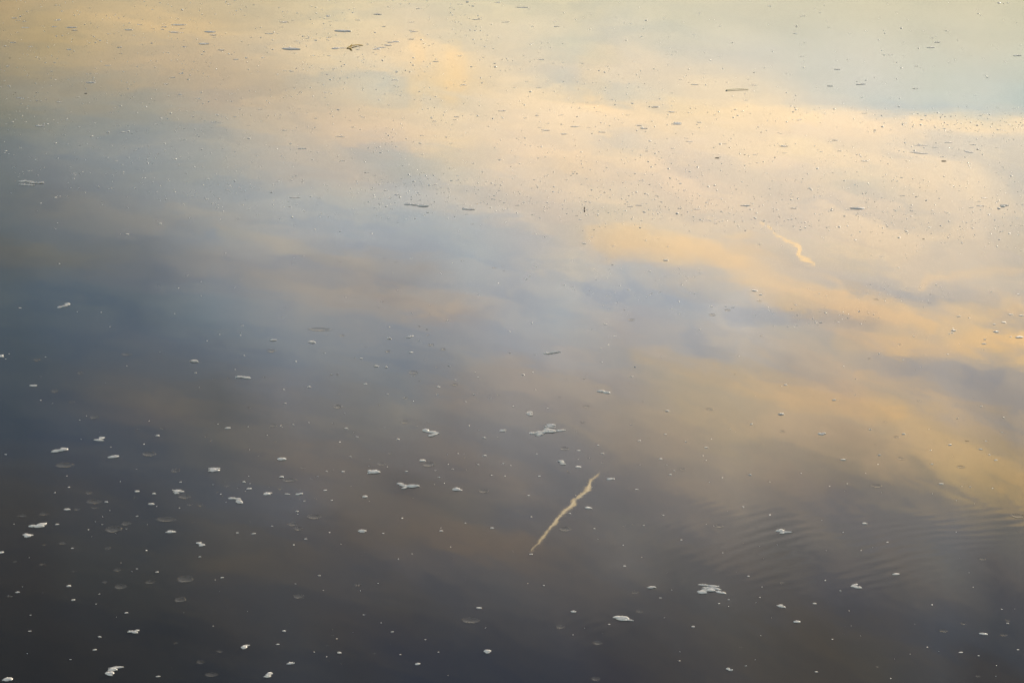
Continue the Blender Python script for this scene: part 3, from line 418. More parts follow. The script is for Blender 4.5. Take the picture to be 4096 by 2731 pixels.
# thin clear films that dimple the water: tile -> (x, y, width, visible depth)
FILMS = {
 20: "340,168,72,36 738,290,56,22 508,455,78,30 657,553,50,14 370,322,34,10 865,697,84,32 1163,118,90,26 1490,800,46,16 1265,806,30,10 1890,872,36,14 1938,910,36,10 2292,608,36,12 1960,345,30,10 2097,338,24,8 1370,1035,124,44 590,1137,165,46 1610,1187,90,32 1695,1425,104,44 818,1390,64,36 862,1473,128,42 870,1526,60,16 705,1540,62,20 1245,1434,38,14 2085,1327,54,16 2052,1293,30,8 2189,1342,28,10 1745,1499,50,14 1838,1504,58,24 2001,1384,24,8 2036,1422,20,8 878,40,22,6",
 21: "140,87,78,38 1212,91,54,24 1609,31,60,20 1718,71,52,22 1442,285,90,28 1450,309,44,10 753,305,34,14 72,328,30,12 1655,239,26,10 1505,361,26,12 1822,396,66,20 768,480,34,12 1371,520,50,16 748,600,84,44 1128,583,32,12 705,752,36,12 1365,740,74,30 1580,745,26,10 1476,775,22,8 160,772,66,28 174,923,28,12 1235,1026,50,20 1053,1077,26,10 1585,1130,122,50 1150,1125,74,52 432,1160,56,24 698,1183,34,12 303,1273,134,36 517,1263,30,10 50,1246,30,10 225,1350,56,22 398,1365,32,12 122,1338,24,8 2092,1373,102,38 1918,1028,28,8 1920,1066,26,8 2112,1149,30,12 537,1444,28,8 405,1455,20,8 318,1446,20,8 2225,494,22,6 2223,883,20,6 908,150,16,6",
 22: "433,512,28,8 683,596,62,20 646,743,40,16 1818,622,64,22 480,984,80,30 834,1115,30,12 522,1198,38,14 1566,1174,62,28 696,1298,36,14 1200,553,18,6 1256,886,20,6 428,1028,16,6 2048,300,18,6 493,344,20,6",
 23: "930,159,32,12 1391,547,36,12 1076,739,30,8 130,825,50,20 1181,877,52,18 1830,913,38,12 1218,1074,62,26 1772,1152,76,26 993,1327,106,34 986,946,16,6 1140,1315,18,6 1350,262,14,5",
 30: "200,32,80,24 408,17,100,26 1525,67,196,40 1040,160,150,60 1160,105,90,40 1788,90,36,10 1834,208,30,10 1702,191,20,6 408,297,44,16 572,284,60,22 988,332,54,32 142,454,38,14 390,478,54,20 685,541,42,12 1080,530,68,28 1377,643,84,28 1700,615,140,74 962,641,42,20 1105,683,108,44 90,770,58,20 1655,803,104,44 1611,1197,42,14 2017,1275,60,24 1840,1375,72,32 1940,1490,112,38 1577,1429,18,6 1196,1198,28,8 392,736,24,6 2294,80,28,8",
 31: "535,42,134,48 338,110,86,40 390,152,86,40 974,395,20,8 1003,369,20,6 937,668,70,26 395,773,104,38 1970,993,160,54 306,1019,20,6 537,1033,26,8 707,1077,20,6 699,1126,24,8 653,1222,28,10 1091,1295,34,12 673,1370,20,6 785,1390,22,6 1236,1209,14,6 1060,1183,12,5",
 32: "485,155,104,44 1032,128,36,14 1109,112,40,16 1900,128,68,34 2127,282,22,8 1125,738,64,34 1170,910,58,28 440,1052,82,34 785,1200,88,36 768,1530,84,38 2110,1238,38,20 822,1104,24,8 528,620,18,6 10,355,28,12",
 33: "2290,33,124,42 1966,428,58,26 128,642,48,14 1793,1021,52,20 1606,1088,80,32 2167,1126,68,24 2201,992,38,14 1005,1415,30,14 1929,1504,40,18 706,1045,16,6 696,1117,16,6 1850,1500,8,5",
 11: "585,1458,230,28 792,1514,50,16 1577,1511,28,10 1498,1430,26,8 1570,1459,20,8 1125,1255,26,8 655,1510,14,6 1597,1238,22,6 1592,1318,20,6 2188,892,40,10 1897,829,34,8 1426,805,28,8 1283,841,28,8 1253,937,22,6 1179,804,20,5 773,841,20,6 1813,851,16,5 2265,877,28,8 2278,918,20,6 1988,490,36,8",
 12: "1097,1370,58,22 1842,1324,62,22 1980,1280,58,18 2275,1196,44,12 2294,1517,32,12",
 13: "993,1182,50,14 1485,1217,34,8",
 10: "268,556,26,8",
}

# grey streaks of foam farther out: tile -> (x, y, width)
STREAKS = {
 0: "130,166,56 165,188,38 222,195,48 523,186,78 232,254,70 495,246,62 398,240,34 660,252,108 685,278,60 157,298,34 1279,227,52 1507,222,52 1637,229,140 1510,248,74 1408,266,44 1493,272,40 1670,265,44 1182,275,78 1600,296,90 1665,302,60 1930,293,118 1960,322,62 1968,343,36 1873,403,100 2030,460,80 2168,546,56 818,396,36 893,358,36 997,311,36 634,455,54 1112,492,36 1305,411,34 1096,435,54 1695,430,60 990,602,60 889,674,38 832,758,90 338,849,34 175,898,80 540,937,50 718,894,38 1652,870,46 1820,907,58 1030,1037,48 1077,1153,52 1437,1142,42 1132,1214,74 365,1157,94 1962,1121,60 2020,1127,42 2278,1153,36 2160,1071,36 2196,1322,30 1695,1283,36 1805,1238,30 1690,1181,36 1590,711,50 1525,773,50 1662,676,46 143,1097,38 233,1119,30 132,1536,46 1243,1380,26 702,1461,24 1856,1212,26 814,1208,24 1535,486,36 120,390,66 277,428,56 280,1447,40 1785,1534,22",
 1: "260,203,80 338,186,36 234,250,32 680,201,38 682,233,28 937,185,54 790,285,160 325,450,164 352,489,56 1118,132,90 1425,203,62 1450,290,80 1428,360,58 2030,179,90 1173,245,42 665,344,50 470,352,50 383,377,30 523,510,54 670,512,42 1212,415,76 936,455,36 1273,734,76 1910,780,66 1277,787,36 638,849,56 408,847,38 2262,1019,74 985,1076,40 546,1087,36 860,1104,32 773,1255,92 420,1365,84 890,1168,44 260,1197,56 345,1201,26 100,1078,34 35,1005,44 313,994,34 1840,1073,54 1828,1101,38 1648,565,62 1868,514,46 790,1478,60 1522,1244,40 1790,1318,32 1448,1305,36 605,633,36 270,652,44 330,656,40 118,310,84 200,312,40 1490,80,50 1870,39,60 2225,23,60 2290,203,80 1640,1113,50 724,627,50 35,1527,36",
 2: "100,68,120 270,547,62 645,582,38 875,609,38 1680,777,74 2225,783,62 2150,920,50 1315,983,80 1465,1028,70 453,1056,50 575,1162,80 620,1161,34 308,1196,86 473,1231,62 824,1214,70 1165,1152,70 1212,1180,76 1718,1124,54 1630,1299,70 1600,1270,54 1475,1362,44 1953,1322,40 117,1084,40 255,1171,46 228,1063,42 704,1171,36 1062,1057,44 245,804,60 2185,1506,36 2257,1496,32 2115,1021,36 1545,731,34 1468,854,28 1478,931,30 808,1029,36 916,915,32 410,243,52 2227,1420,40 25,804,34 135,748,36",
 3: "635,637,68 570,790,62 848,774,98 886,1041,48 1352,814,54 1360,608,40 1495,437,90 1555,388,66 2290,512,90 1668,1212,60 145,1342,86 657,1387,52 890,1479,76 1535,1353,70 1660,1308,80 1610,1440,64 150,1405,50 120,1227,40 1108,1322,44 490,1393,34 1510,349,34 1125,504,48 320,518,50 250,308,40 327,146,46 1645,284,50 976,1055,32 1170,574,42 1780,1492,36 570,1300,44 612,1288,44 1885,1330,56 2100,1355,36",
 10: "1593,174,50 1525,262,30 1800,210,24 1685,307,18 1998,318,22 1037,43,22 645,156,36 680,25,50 616,236,24 2088,176,44 1868,134,18 1370,198,20",
 11: "353,246,110 1294,218,60 208,95,34 325,86,34 328,55,28 583,250,46 298,280,30 308,332,30 372,308,26 447,373,20 1225,252,46 1132,258,30 1074,257,26 1245,353,28 1543,409,32 1576,375,30 1620,388,14 1758,287,34 2032,302,30 2243,273,28 2236,181,30 2062,291,34 895,347,24 875,203,30 927,92,28 1363,115,28 1135,81,26 1932,401,18 1823,423,20 2272,354,26 1165,300,24 668,425,18 597,395,18 565,315,16 1615,310,40 1065,579,18 1085,170,24",
 12: "48,318,42 190,403,42 318,296,28 183,163,20 440,178,28 1088,327,56 1165,317,68 1346,326,36 1540,345,50 1697,352,72 2143,319,96 1816,269,42 1218,384,34 1360,385,22 596,411,30 688,414,30 625,447,36 1017,486,20 1100,445,20 1190,461,20 2113,104,22 1047,23,26 1085,48,30 610,373,24 740,361,28 883,385,18 1506,240,24 1870,484,30 1798,452,24 1866,452,30 1960,505,26 2295,535,24 1302,406,24 303,52,18 318,52,20 270,66,24 1196,303,26",
 13: "237,344,66 730,356,34 815,345,150 880,350,40 770,359,30 1323,369,42 1236,229,52 472,231,32 916,267,38 1988,251,64 1938,281,36 1950,322,68 1867,337,54 1310,338,30 1650,384,34 1665,402,26 953,562,36 1213,580,28 1280,580,26 1338,522,30 1430,628,26 1475,521,20 475,403,20 300,543,34 125,503,26 85,473,26 188,451,22 2330,502,44 2105,17,36 2207,131,42 1172,148,26 460,146,24 1873,497,24 1762,513,22 700,92,22 800,637,22 1272,799,24 1047,788,28",
}

CHIPS = [
 (2, 1888, 1453, 46, "small black bark chip floating in the peach-coloured reflection"),
 (3, 1618, 1482, 50, "dark brown bark chip under the grey rafts at right"),
 (0, 788, 862, 32, "small brown bark chip on grey water, right of a broken grey streak"),
 (0, 142, 855, 18, "tiny black bark chip near the left edge, lower one of two"),
 (0, 91, 535, 16, "tiny black bark chip near the left edge, upper one of two"),
 (13, 1430, 629, 30, "thin dark bark chip at the lower rim of the speckled band at right"),
]

# ---------------------------------------------------------------- materials
def new_mat(name):
    m = bpy.data.materials.new(name)
    m.use_nodes = True
    n = NT(m.node_tree)
    b = m.node_tree.nodes["Principled BSDF"]
    c = m.node_tree.nodes.new("ShaderNodeTexCoord")
    return m, n, b, c


def bump(n, b, height, dist=1.0, strength=1.0):
    k = n.t.nodes.new("ShaderNodeBump")
    k.inputs['Strength'].default_value = strength
    k.inputs['Distance'].default_value = dist
    n.t.links.new(height, k.inputs['Height'])
    n.t.links.new(k.outputs[0], b.inputs['Normal'])


def water_material():
    m, n, b, c = new_mat("still_river_water")
    b.inputs['Base Color'].default_value = (0.011, 0.011, 0.010, 1)
    b.inputs['Roughness'].default_value = 0.012
    b.inputs['IOR'].default_value = 1.33
    P = c.outputs['Object']
    x, y, z = n.sep(P)
    # slow undulation of the surface, longer across than along the view
    q = n.xyz(n.math('MULTIPLY', x, 0.7), y, 0.0)
    a, _ = n.noise(q, 0.55, 2.0, 0.45)
    bb, _ = n.noise(q, 2.6, 2.0, 0.5)
    h = n.math('ADD', n.math('MULTIPLY', a, 0.00030), n.math('MULTIPLY', bb, 0.00009))
    cc, _ = n.noise(q, 8.0, 2.0, 0.5)
    h = n.math('ADD', h, n.math('MULTIPLY', cc, 0.000034))
    # a small wake of ripples, lower right
    for (ax, ay), (bx, by), lam, amp, spread in RIPPLES:
        A, B = on_water(ax, ay), on_water(bx, by)
        t = (B - A).normalized()
        nrm = Vector((-t.y, t.x, 0))
        mid = (A + B) / 2
        r = n.vec('SUBTRACT', P, tuple(mid))
        along = n.vec('DOT_PRODUCT', r, tuple(t))
        across = n.vec('DOT_PRODUCT', r, tuple(nrm))
        L = (B - A).length / 2
        wob, _ = n.noise(P, 1.0, 3.0)
        ph = n.math('ADD', across, n.math('MULTIPLY', n.math('SUBTRACT', wob, 0.5), 0.34))
        # crests bow gently
        ph = n.math('ADD', ph, n.math('MULTIPLY', n.math('MULTIPLY', along, along), 0.05))
        s = n.math('SINE', n.math('MULTIPLY', ph, 6.28318 / lam))
        f1 = n.ramp01(n.math('ABSOLUTE', along), L * 1.0, L * 0.1)
        f2 = n.ramp01(n.math('ABSOLUTE', across), spread, 0.0)
        patch, _ = n.noise(q, 1.5, 2.0)
        f3 = n.ramp01(patch, 0.24, 0.62)
        k = n.math('MULTIPLY', n.math('MULTIPLY', f1, f2), n.math('MULTIPLY', f3, amp))
        h = n.math('MULTIPLY_ADD', s, k, h)
    bump(n, b, h)
    return m


RIPPLES = [
    ((2500, 2330), (3500, 2030), 0.105, 0.000055, 1.05),
    ((2950, 2290), (3900, 2090), 0.116, 0.000052, 0.9),
    ((3300, 2130), (4500, 2060), 0.098, 0.000028, 0.6),
    ((2200, 2580), (2560, 2420), 0.120, 0.00002, 0.5),
]


def foam_material():
    m, n, b, c = new_mat("river_foam")
    info = n.t.nodes.new("ShaderNodeObjectInfo")
    f, _ = n.noise(c.outputs['Object'], 90.0, 3.0, 0.6)
    dirt = n.mix(n.ramp01(f, 0.35, 0.75), (0.88, 0.85, 0.80, 1), (0.76, 0.72, 0.66, 1))
    tone = n.mix(info.outputs['Random'], (0.86, 0.86, 0.86, 1), (1.0, 1.0, 1.0, 1))
    n.t.links.new(n.mix(1.0, dirt, tone, 'MULTIPLY'), b.inputs['Base Color'])
    b.inputs['Roughness'].default_value = 0.55
    b.inputs['Specular IOR Level'].default_value = 0.3
    vor = n.t.nodes.new("ShaderNodeTexVoronoi")
    vor.inputs['Scale'].default_value = 150.0
    n.t.links.new(c.outputs['Object'], vor.inputs['Vector'])
    bump(n, b, vor.outputs['Distance'], 0.004, 0.6)
    return m


def film_material():
    m, n, b, c = new_mat("thin_surface_film")
    b.inputs['Base Color'].default_value = (0.22, 0.215, 0.20, 1)
    b.inputs['Roughness'].default_value = 0.06
    b.inputs['IOR'].default_value = 1.33
    b.inputs['Alpha'].default_value = 0.26
    return m


def plain(name, col, rough=0.7, scale=60.0):
    m, n, b, c = new_mat(name)
    f, _ = n.noise(c.outputs['Object'], scale, 3.0)
    n.t.links.new(n.mix(f, tuple(q * 0.6 for q in col) + (1,), tuple(min(1, q * 1.4) for q in col) + (1,)), b.inputs['Base Color'])
    b.inputs['Roughness'].default_value = rough
    return m


M_WATER, M_FOAM, M_FILM = water_material(), foam_material(), film_material()
M_TWIG = plain("weathered_twig", (0.70, 0.48, 0.13))
M_STRAW = plain("dry_straw", (0.90, 0.70, 0.40))
M_BARK = plain("wet_bark", (0.028, 0.020, 0.012), 0.5)
M_BUBBLE = foam_material()
M_BUBBLE.name = "foam_bubbles"
M_BUBBLE.node_tree.nodes["Principled BSDF"].inputs['Roughness'].default_value = 0.4
M_SPECK = foam_material()
M_SPECK.name = "foam_specks"


# ---------------------------------------------------------------- helpers
def mesh_obj(name, verts, faces, mat, smooth=True, parent=None, link=True):
    me = bpy.data.meshes.new(name)
    me.from_pydata(verts, [], faces)
    if smooth:
        me.polygons.foreach_set("use_smooth", [True] * len(me.polygons))
    me.materials.append(mat)
    me.update()
    o = bpy.data.objects.new(name, me)
    if link:
        scene.collection.objects.link(o)
    if parent:
        o.parent = parent
    return o


def tag(o, label, cat, group=None):
    o["label"] = label
    o["category"] = cat
    if group:
        o["group"] = group
    return o


def fbm(x, y, seed, freq):
    p = Vector((x * freq + seed * 7.31, y * freq - seed * 3.7, seed * 1.93))
    return mnoise.noise(p) + 0.5 * mnoise.noise(p * 2.1) + 0.25 * mnoise.noise(p * 4.3)


def dome(seed, a, b, h, segs, rings, edge=0.14, rough=0.16, point=0.0, sink=0.06):
    """Low mound of foam in its own axes: half length a, half depth b, height h; the rim dips under the water."""
    V, F = [(0, 0, h * (0.93 + rough * 0.5 * fbm(0, 0, seed, 1)))], []
    for r in range(1, rings + 1):
        k = (r / rings) ** 0.75
        for s in range(segs):
            th = 2 * math.pi * s / segs
            out = 1 + edge * fbm(math.cos(th), math.sin(th), seed + 5, 1.3)
            cx, sy = math.cos(th), math.sin(th)
            sy *= (1 - point * abs(cx) ** 2)
            X, Y = cx * k * out, sy * k * out
            z = h * max(0.0, 1 - k * k) ** 0.42
            z += h * rough * fbm(X * a / b, Y, seed, 2.6) * (1 - k ** 4)
            if r == rings:
                z = -sink * h - 0.0005
            V.append((X * a, Y * b, z))
    for s in range(segs):
        F.append((0, 1 + s, 1 + (s + 1) % segs))
    for r in range(rings - 1):
        o0, o1 = 1 + r * segs, 1 + (r + 1) * segs
        for s in range(segs):
            s2 = (s + 1) % segs
            F.append((o0 + s, o1 + s, o1 + s2, o0 + s2))
    return V, F


def dish(seed, a, b, depth, segs, edge=0.1):
    """Shallow dish of film: raised lip, hollow middle."""
    prof = [(0.0, 0.0008), (0.35, 0.0008 + depth * 0.03), (0.6, 0.0008 + depth * 0.22), (0.8, 0.0008 + depth * 0.6),
            (0.93, 0.0008 + depth * 0.97), (0.975, 0.0008 + depth * 0.8), (1.03, -0.0015)]
    V, F = [(0, 0, prof[0][1])], []
    for k, z in prof[1:]:
        for s in range(segs):
            th = 2 * math.pi * s / segs
            out = 1 + edge * fbm(math.cos(th), math.sin(th), seed, 0.9)
            V.append((math.cos(th) * k * out * a, math.sin(th) * k * out * b, z))
    for s in range(segs):
        F.append((0, 1 + s, 1 + (s + 1) % segs))
    for r in range(len(prof) - 2):
        o0, o1 = 1 + r * segs, 1 + (r + 1) * segs
        for s in range(segs):
            s2 = (s + 1) % segs
            F.append((o0 + s, o1 + s, o1 + s2, o0 + s2))
    return V, F


def scale_at(x, y):
    """metres per photo pixel across, and the sine of the sight line's dip."""
    d = pixel_dir(x, y)
    return (on_water(x + 1, y) - on_water(x - 1, y)).length / 2, -d.z


def tube(path, radii, n=7):
    V, F = [], []
    for i, p in enumerate(path):
        t = (path[min(i + 1, len(path) - 1)] - path[max(i - 1, 0)]).normalized()
        u = t.cross(Vector((0, 0, 1)))
        u = u.normalized() if u.length > 1e-4 else Vector((1, 0, 0))
        w = u.cross(t).normalized()
        for s in range(n):
            th = 2 * math.pi * s / n
            V.append(tuple(p + (u * math.cos(th) + w * math.sin(th)) * radii[i]))
    for i in range(len(path) - 1):
        for s in range(n):
            s2 = (s + 1) % n
            F.append((i * n + s, i * n + s2, (i + 1) * n + s2, (i + 1) * n + s))
    F.append(tuple(range(n))[::-1])
    F.append(tuple((len(path) - 1) * n + s for s in range(n)))
    return V, F


# ---------------------------------------------------------------- the water
R = 9000.0
water = mesh_obj("water", [(-R, -R, 0), (R, -R, 0), (R, R, 0), (-R, R, 0)], [(0, 1, 2, 3)], M_WATER, False)
water["kind"] = "structure"
water["label"] = "calm river surface mirroring a golden evening sky"

landmarks = []          # (short name, x, y) in photo pixels, for describing what lies near
DIRS = ["to the right of", "in front and right of", "in front of", "in front and left of", "to the left of",
        "behind and left of", "behind", "behind and right of"]
ORD = ["nearest", "second", "third", "fourth", "fifth", "sixth", "seventh", "eighth", "ninth", "tenth", "eleventh",
       "twelfth", "thirteenth", "fourteenth", "fifteenth", "sixteenth", "seventeenth", "eighteenth", "nineteenth", "twentieth"]


def describe(items, what):
    """items: [(object, x, y, look)]; label each by the landmark it lies nearest to, the side, and its turn there."""
    buckets = {}
    for o, x, y, look in items:
        lm = min(landmarks, key=lambda l: math.hypot(l[1] - x, (l[2] - y) * 2.0))
        ang = math.degrees(math.atan2((y - lm[2]) * 2.0, x - lm[1]))
        k = int(((ang + 22.5) % 360) // 45)
        buckets.setdefault((lm[0], k, look), []).append((math.hypot(lm[1] - x, (lm[2] - y) * 2.0), o))
    for (nm, k, look), lst in buckets.items():
        lst.sort(key=lambda q: q[0])
        for i, (_, o) in enumerate(lst):
            if len(lst) == 1:
                o["label"] = "%s %s %s the %s" % (look, what, DIRS[k], nm)
            else:
                o["label"] = "%s %s, %s %s the %s" % (look, what, ORD[min(i, 19)], DIRS[k], nm)


# ---------------------------------------------------------------- foam patches
for pi, (short, label, tile, lobes) in enumerate(PATCHES):
    P = [(px(tile, l[0], l[1]), px(tile, l[2], l[3]), l[4] * TILE) for l in lobes]
    cxs = [q for a, b, t in P for q in (a[0], b[0])]
    cys = [q for a, b, t in P for q in (a[1], b[1])]
    mx, my = (min(cxs) + max(cxs)) / 2, (min(cys) + max(cys)) / 2
    base = on_water(mx, my)
    landmarks.append((short, mx, my))
    root, bub = None, []
    if len(P) > 1:
        root = bpy.data.objects.new("foam_patch", None)
        scene.collection.objects.link(root)
        root.location = base
        root.empty_display_size = 0.05
    for li, (p0, p1, t) in enumerate(P):
        mpx, mpy = (p0[0] + p1[0]) / 2, (p0[1] + p1[1]) / 2
        # the lobe shows its height as well: its seat on the water lies a little lower in the view
        A, B = on_water(p0[0], p0[1] + t * 0.15), on_water(p1[0], p1[1] + t * 0.15)
        axis = B - A
        a = axis.length / 2
        ux = axis.normalized()
        uy = Vector((-ux.y, ux.x, 0))
        ppx = Vector((p1[0] - p0[0], p1[1] - p0[1])).normalized()
        per = on_water(mpx - ppx.y * t * 0.5, mpy + ppx.x * t * 0.5) - on_water(mpx, mpy)
        b = max(abs(per.dot(uy)) * 0.80, a * 0.14)
        if tile < 10:
            b *= 0.72
        h = min(b * (0.52 if tile >= 10 else 0.2), 0.035)
        V, F = dome(pi * 17 + li * 3 + 1, a * 1.04, b, h, 34, 9, 0.24, 0.36, 0.22)
        mid = mid0 = (A + B) / 2
        ang = math.atan2(ux.y, ux.x)
        for _ in range(int(4 + 900 * a * b * math.pi)):
            k, th = math.sqrt(random.random()) * 0.92, random.uniform(0, 2 * math.pi)
            q = ux * (a * k * math.cos(th)) + uy * (b * k * math.sin(th)) + mid0 - base
            q.z = h * (1 - k * k) ** 0.42 * 0.98
            bub.append((q, random.uniform(0.0015, 0.0040)))
        if root:
            o = mesh_obj("foam_lobe", V, F, M_FOAM, True, root)
            o.location = mid - base + Vector((0, 0, 0.0006 * (li % 4)))
        else:
            o = mesh_obj("foam_patch", V, F, M_FOAM)
            o.location = mid
            root = o
        o.rotation_euler = (0, 0, ang)
    if tile >= 20 and len(P) > 1:
        bm_v, bm_f = [], []
        for fr, rad in bub:
            k0 = len(bm_v)
            for ring, (cr_, cz_) in enumerate(((1.0, -0.2), (0.8, 0.55))):
                for q in range(7):
                    th = 2 * math.pi * q / 7 + ring * 0.4
                    bm_v.append((fr.x + rad * cr_ * math.cos(th), fr.y + rad * cr_ * math.sin(th), fr.z + rad * cz_))
            bm_v.append((fr.x, fr.y, fr.z + rad * 0.95))
            for q in range(7):
                q2 = (q + 1) % 7
                bm_f += [(k0 + q, k0 + q2, k0 + 7 + q2, k0 + 7 + q), (k0 + 7 + q, k0 + 7 + q2, k0 + 14)]
        bo = mesh_obj("bubbles", bm_v, bm_f, M_BUBBLE, True, root)
        bo["kind"] = "stuff"
    tag(root, label, "foam patch", "foam patches on the river")


def parse(d):
    for tile, s in d.items():
        for q in s.split():
            q = [float(v_) for v_ in q.split(',')]
            yield px(tile, q[0], q[1]) + tuple(v_ * TILE for v_ in q[2:])


# ---------------------------------------------------------------- things afloat among the foam
def bark_chip(tile, x, y, w, label):
    cx, cy = px(tile, x, y)
    w *= TILE
    s, sd_ = scale_at(cx, cy)
    L = w * s / 2
    V, F = dome(int(x), L, L * 0.42, L * 0.22, 10, 3, 0.35, 0.3, 0.5)
    o = mesh_obj("bark_chip", V, F, M_BARK)
    o.location = on_water(cx, cy)
    tag(o, label, "bark chip", "bark chips adrift")
    landmarks.append((label.split(' floating')[0].split(' under')[0].split(' on ')[0].split(' near')[0].split(' at ')[0], cx, cy))


landmarks_chips = len(landmarks)
for c_ in CHIPS:
    bark_chip(*c_)
del landmarks[landmarks_chips:]

# forked twig standing out of the water among the pale rafts
tb = on_water(*px(1, 856, 442))
twig = bpy.data.objects.new("forked_twig", None)
scene.collection.objects.link(twig)
twig.location = tb
tag(twig, "forked yellow-brown twig sticking out of the water between pale foam rafts", "twig")


def rel(x, y, z, tile=1):
    return on_water(*px(tile, x, y)) + Vector((0, 0, z)) - tb


s1, _ = scale_at(*px(1, 856, 442))
V, F = tube([rel(835, 446, 0.004), rel(858, 441, 0.012), rel(872, 438, 0.022), rel(884, 436, 0.036)], [0.005, 0.006, 0.006, 0.004])
mesh_obj("branch", V, F, M_TWIG, True, twig)
V, F = tube([rel(858, 441, 0.012), rel(868, 452, 0.014), rel(880, 466, 0.006)], [0.006, 0.005, 0.004])
mesh_obj("branch", V, F, M_TWIG, True, twig)
V, F = tube([rel(858, 441, 0.010), rel(900, 426, 0.012), rel(940, 420, 0.008), rel(982, 418, 0.003)], [0.006, 0.006, 0.005, 0.003])
mesh_obj("stem", V, F, M_TWIG, True, twig)
landmarks.append(("forked twig",) + px(1, 870, 440))

a_, b_ = px(2, 1962, 834), px(2, 2172, 825)
p0, p1 = on_water(*a_), on_water(*b_)
mid = (p0 + p1) / 2
V, F = tube([p0 - mid + Vector((0, 0, 0.006)), (p1 - p0) * 0.05 + Vector((0.0, 0.02, 0.008)), p1 - mid + Vector((0, 0, 0.004))],
            [0.0035, 0.0032, 0.0025])
straw = mesh_obj("straw", V, F, M_STRAW)
straw.location = mid
tag(straw, "thin straight tan straw floating on the peach-coloured reflection", "straw")
landmarks.append(("tan straw", (a_[0] + b_[0]) / 2, (a_[1] + b_[1]) / 2))

# upright splinter in the speckled band
c0 = px(12, 664, 358)
V, F = tube([Vector((0, 0, -0.004)), Vector((0.003, 0, 0.014)), Vector((-0.002, 0.0, 0.027))], [0.005, 0.007, 0.001])
spl = mesh_obj("splinter", V, F, M_BARK)
spl.location = on_water(*c0)
tag(spl, "tiny black splinter standing upright in the speckled band of foam", "splinter")
landmarks.append(("black splinter",) + c0)

# ---------------------------------------------------------------- flecks, streaks and films
fleck_meshes = []
for i in range(18):
    V, F = dome(300 + i, 1.0, 1.0, 1.0, 14, 4, 0.16, 0.22, 0.30)
    o = mesh_obj("foam_fleck", V, F, M_FOAM, link=False)
    fleck_meshes.append(o.data)
    bpy.data.objects.remove(o)
streak_meshes = []
for i in range(14):
    V, F = dome(500 + i, 1.0, 1.0, 1.0, 16, 4, 0.30, 0.35, 0.45)
    o = mesh_obj("foam_streak", V, F, M_FOAM, link=False)
    streak_meshes.append(o.data)
    bpy.data.objects.remove(o)
film_meshes = []
for i in range(14):
    V, F = dish(700 + i, 1.0, 1.0, 1.0, 26, 0.12)
    o = mesh_obj("film_patch", V, F, M_FILM, link=False)
    film_meshes.append(o.data)
    bpy.data.objects.remove(o)

rest, rest_films = [], []
MIN_FLECK, MIN_STREAK, MIN_FILM = 21.9 * TILE, 22.9 * TILE, 23.9 * TILE


def size_word(w, a, b):
    return "tiny" if w < a * TILE else "small" if w < b * TILE else "larger"


found = []
for x, y, w in parse(FLECKS):
    s, dip = scale_at(x, y)
    if w < MIN_FLECK:
        rest.append((x, y, w))
        continue
    o = bpy.data.objects.new("foam_fleck", random.choice(fleck_meshes))
    scene.collection.objects.link(o)
    a = w * s / 2
    b = a * random.uniform(0.36, 0.62)
    o.scale = (a, b, min(b * random.uniform(0.48, 0.72), 0.03) * (1.0 if y > 1350 else 0.62))
    o.rotation_euler = (0, 0, random.uniform(-0.30, 0.30) + (math.pi if random.random() < 0.5 else 0))
    o.location = on_water(x, y + w * 0.06)
    tag(o, "", "foam fleck", "foam flecks on the river")
    found.append((o, x, y, size_word(w, 30, 42) + (" pale" if y > 1150 else " grey")))
describe(found, "foam fleck")

found = []
for x, y, w in parse(STREAKS):
    s, dip = scale_at(x, y)
    if w < MIN_STREAK:
        rest.append((x, y, w))
        continue
    o = bpy.data.objects.new("foam_streak", random.choice(streak_meshes))
    scene.collection.objects.link(o)
    a = w * s / 2
    b = a * random.uniform(0.18, 0.38)
    o.scale = (a, b, min(b * random.uniform(0.25, 0.42), 0.018))
    o.rotation_euler = (0, 0, random.uniform(-0.22, 0.22) + (math.pi if random.random() < 0.5 else 0))
    o.location = on_water(x, y + 1.0)
    tag(o, "", "foam streak", "grey foam streaks farther out")
    found.append((o, x, y, "short grey" if w < 38 * TILE else "grey" if w < 70 * TILE else "long grey"))
describe(found, "foam streak")

found = []
for x, y, w, t in parse(FILMS):
    s, dip = scale_at(x, y)
    if w < MIN_FILM:
        rest_films.append((x, y, w, t))
        continue
    o = bpy.data.objects.new("film_patch", random.choice(film_meshes))
    scene.collection.objects.link(o)
    a = w * s / 2
    b = max(min(t * s / dip / 2, a * 1.1), a * 0.42)
    o.scale = (a, b, 0.07 * b)
    o.rotation_euler = (0, 0, random.uniform(-0.2, 0.2) + (math.pi if random.random() < 0.5 else 0))
    o.location = on_water(x, y)
    tag(o, "", "film patch", "clear films dimpling the water")
    found.append((o, x, y, "small clear" if w < 40 * TILE else "clear" if w < 80 * TILE else "large clear"))
describe(found, "film patch")

# ---------------------------------------------------------------- countless specks
rs = random.Random(11)
BX = [0, 450, 1100, 1800, 2300, 3000, 3600, 4096]
BY = [770, 830, 870, 885, 905, 935, 985, 1005]


def lerp_list(x):
    for i in range(len(BX) - 1):
        if x <= BX[i + 1]:
            f = (x - BX[i]) / (BX[i + 1] - BX[i])
            return BY[i] + (BY[i + 1] - BY[i]) * f
    return BY[-1]


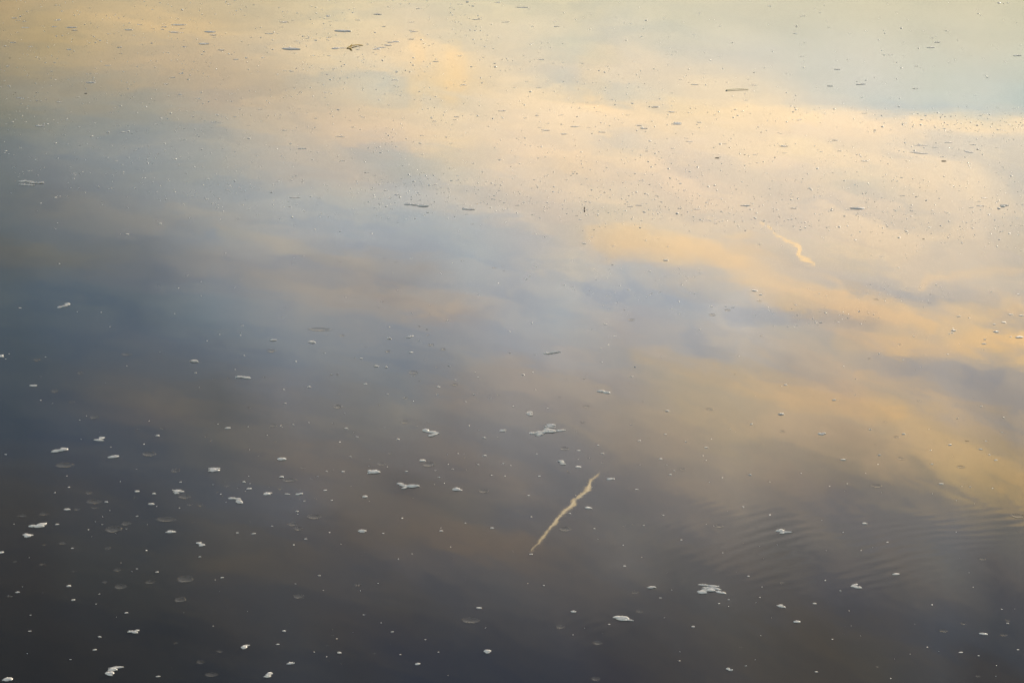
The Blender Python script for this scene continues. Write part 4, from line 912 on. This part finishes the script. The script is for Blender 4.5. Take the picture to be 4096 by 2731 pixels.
def density(x, y):
    yb = lerp_list(x)
    d = 0.0
    if y < yb:
        d = 1.0
        if x > 2000 and y < 430:
            d = 0.28 if y < 330 - (4096 - x) * 0.05 else 0.7
            if x > 2900 and y < 420:
                d = 0.22
        if x > 1500 and yb - y < 190:
            d = 2.1
        if x > 3600 and 455 < y < 525:
            d = 4.5
        if y > 480 and x < 1500:
            d *= 0.75
        d *= max(0.06, 0.95 + 1.1 * mnoise.noise(Vector((x * 0.0035, y * 0.014, 2.0))) + 1.2 * mnoise.noise(Vector((x * 0.011, y * 0.035, 6.0))))
        d *= 1.0 if yb - y > 40 else 0.45
    else:
        d = 0.10 if y < yb + 60 else 0.03
        if 3420 < x < 3800 and 1130 < y < 1210:
            d = 1.2
        elif 3050 < x < 3520 and 1225 < y < 1310:
            d = 1.0
        elif 2350 < x < 2800 and 1070 < y < 1240:
            d = 0.5
        elif y > 1350:
            d = 0.02
    return max(d, 0.0)


n_ = 0
while n_ < 3700:
    x, y = rs.uniform(-40, PW + 40), rs.uniform(-30, PH)
    if rs.random() * 4.5 < density(min(max(x, 0), 4095), max(y, 0)):
        w = min(max(rs.lognormvariate(math.log(6.0), 0.38), 3.2), 14.0) * (0.8 if y > 1000 else 1.0)
        rest.append((x, y, w))
        n_ += 1
V, F = [], []
for x, y, w in rest:
    s, dip = scale_at(x, y)
    a = w * s / 2
    b = a * rs.uniform(0.45, 0.9)
    p = on_water(x, y)
    yaw = rs.uniform(-0.3, 0.3)
    h = b * rs.uniform(0.35, 0.62)
    k0 = len(V)
    for r_, z in ((1.0, -0.0015), (0.75, h * 0.62)):
        for q in range(7):
            th = 2 * math.pi * q / 7
            X, Y = a * r_ * math.cos(th) * rs.uniform(0.85, 1.1), b * r_ * math.sin(th) * rs.uniform(0.8, 1.1)
            V.append((p.x + X * math.cos(yaw) - Y * math.sin(yaw), p.y + X * math.sin(yaw) + Y * math.cos(yaw), z))
    V.append((p.x, p.y, h))
    for q in range(7):
        q2 = (q + 1) % 7
        F.append((k0 + q, k0 + q2, k0 + 7 + q2, k0 + 7 + q))
        F.append((k0 + 7 + q, k0 + 7 + q2, k0 + 14))
specks = mesh_obj("foam_specks", V, F, M_SPECK)
specks["kind"] = "stuff"
specks["label"] = "countless fine specks of foam scattered over the water"

V, F = [], []
for x, y, w, t in rest_films:
    s, dip = scale_at(x, y)
    a = w * s / 2
    b = max(t * s / dip / 2, a * 0.45)
    p = on_water(x, y)
    vv, ff = dish(int(x), a, b, 0.07 * b, 10)
    k0 = len(V)
    V += [(q[0] + p.x, q[1] + p.y, q[2]) for q in vv]
    F += [tuple(i + k0 for i in f) for f in ff]
small_films = mesh_obj("film_specks", V, F, M_FILM)
small_films["kind"] = "stuff"
small_films["label"] = "tiny clear dots of film among the foam"
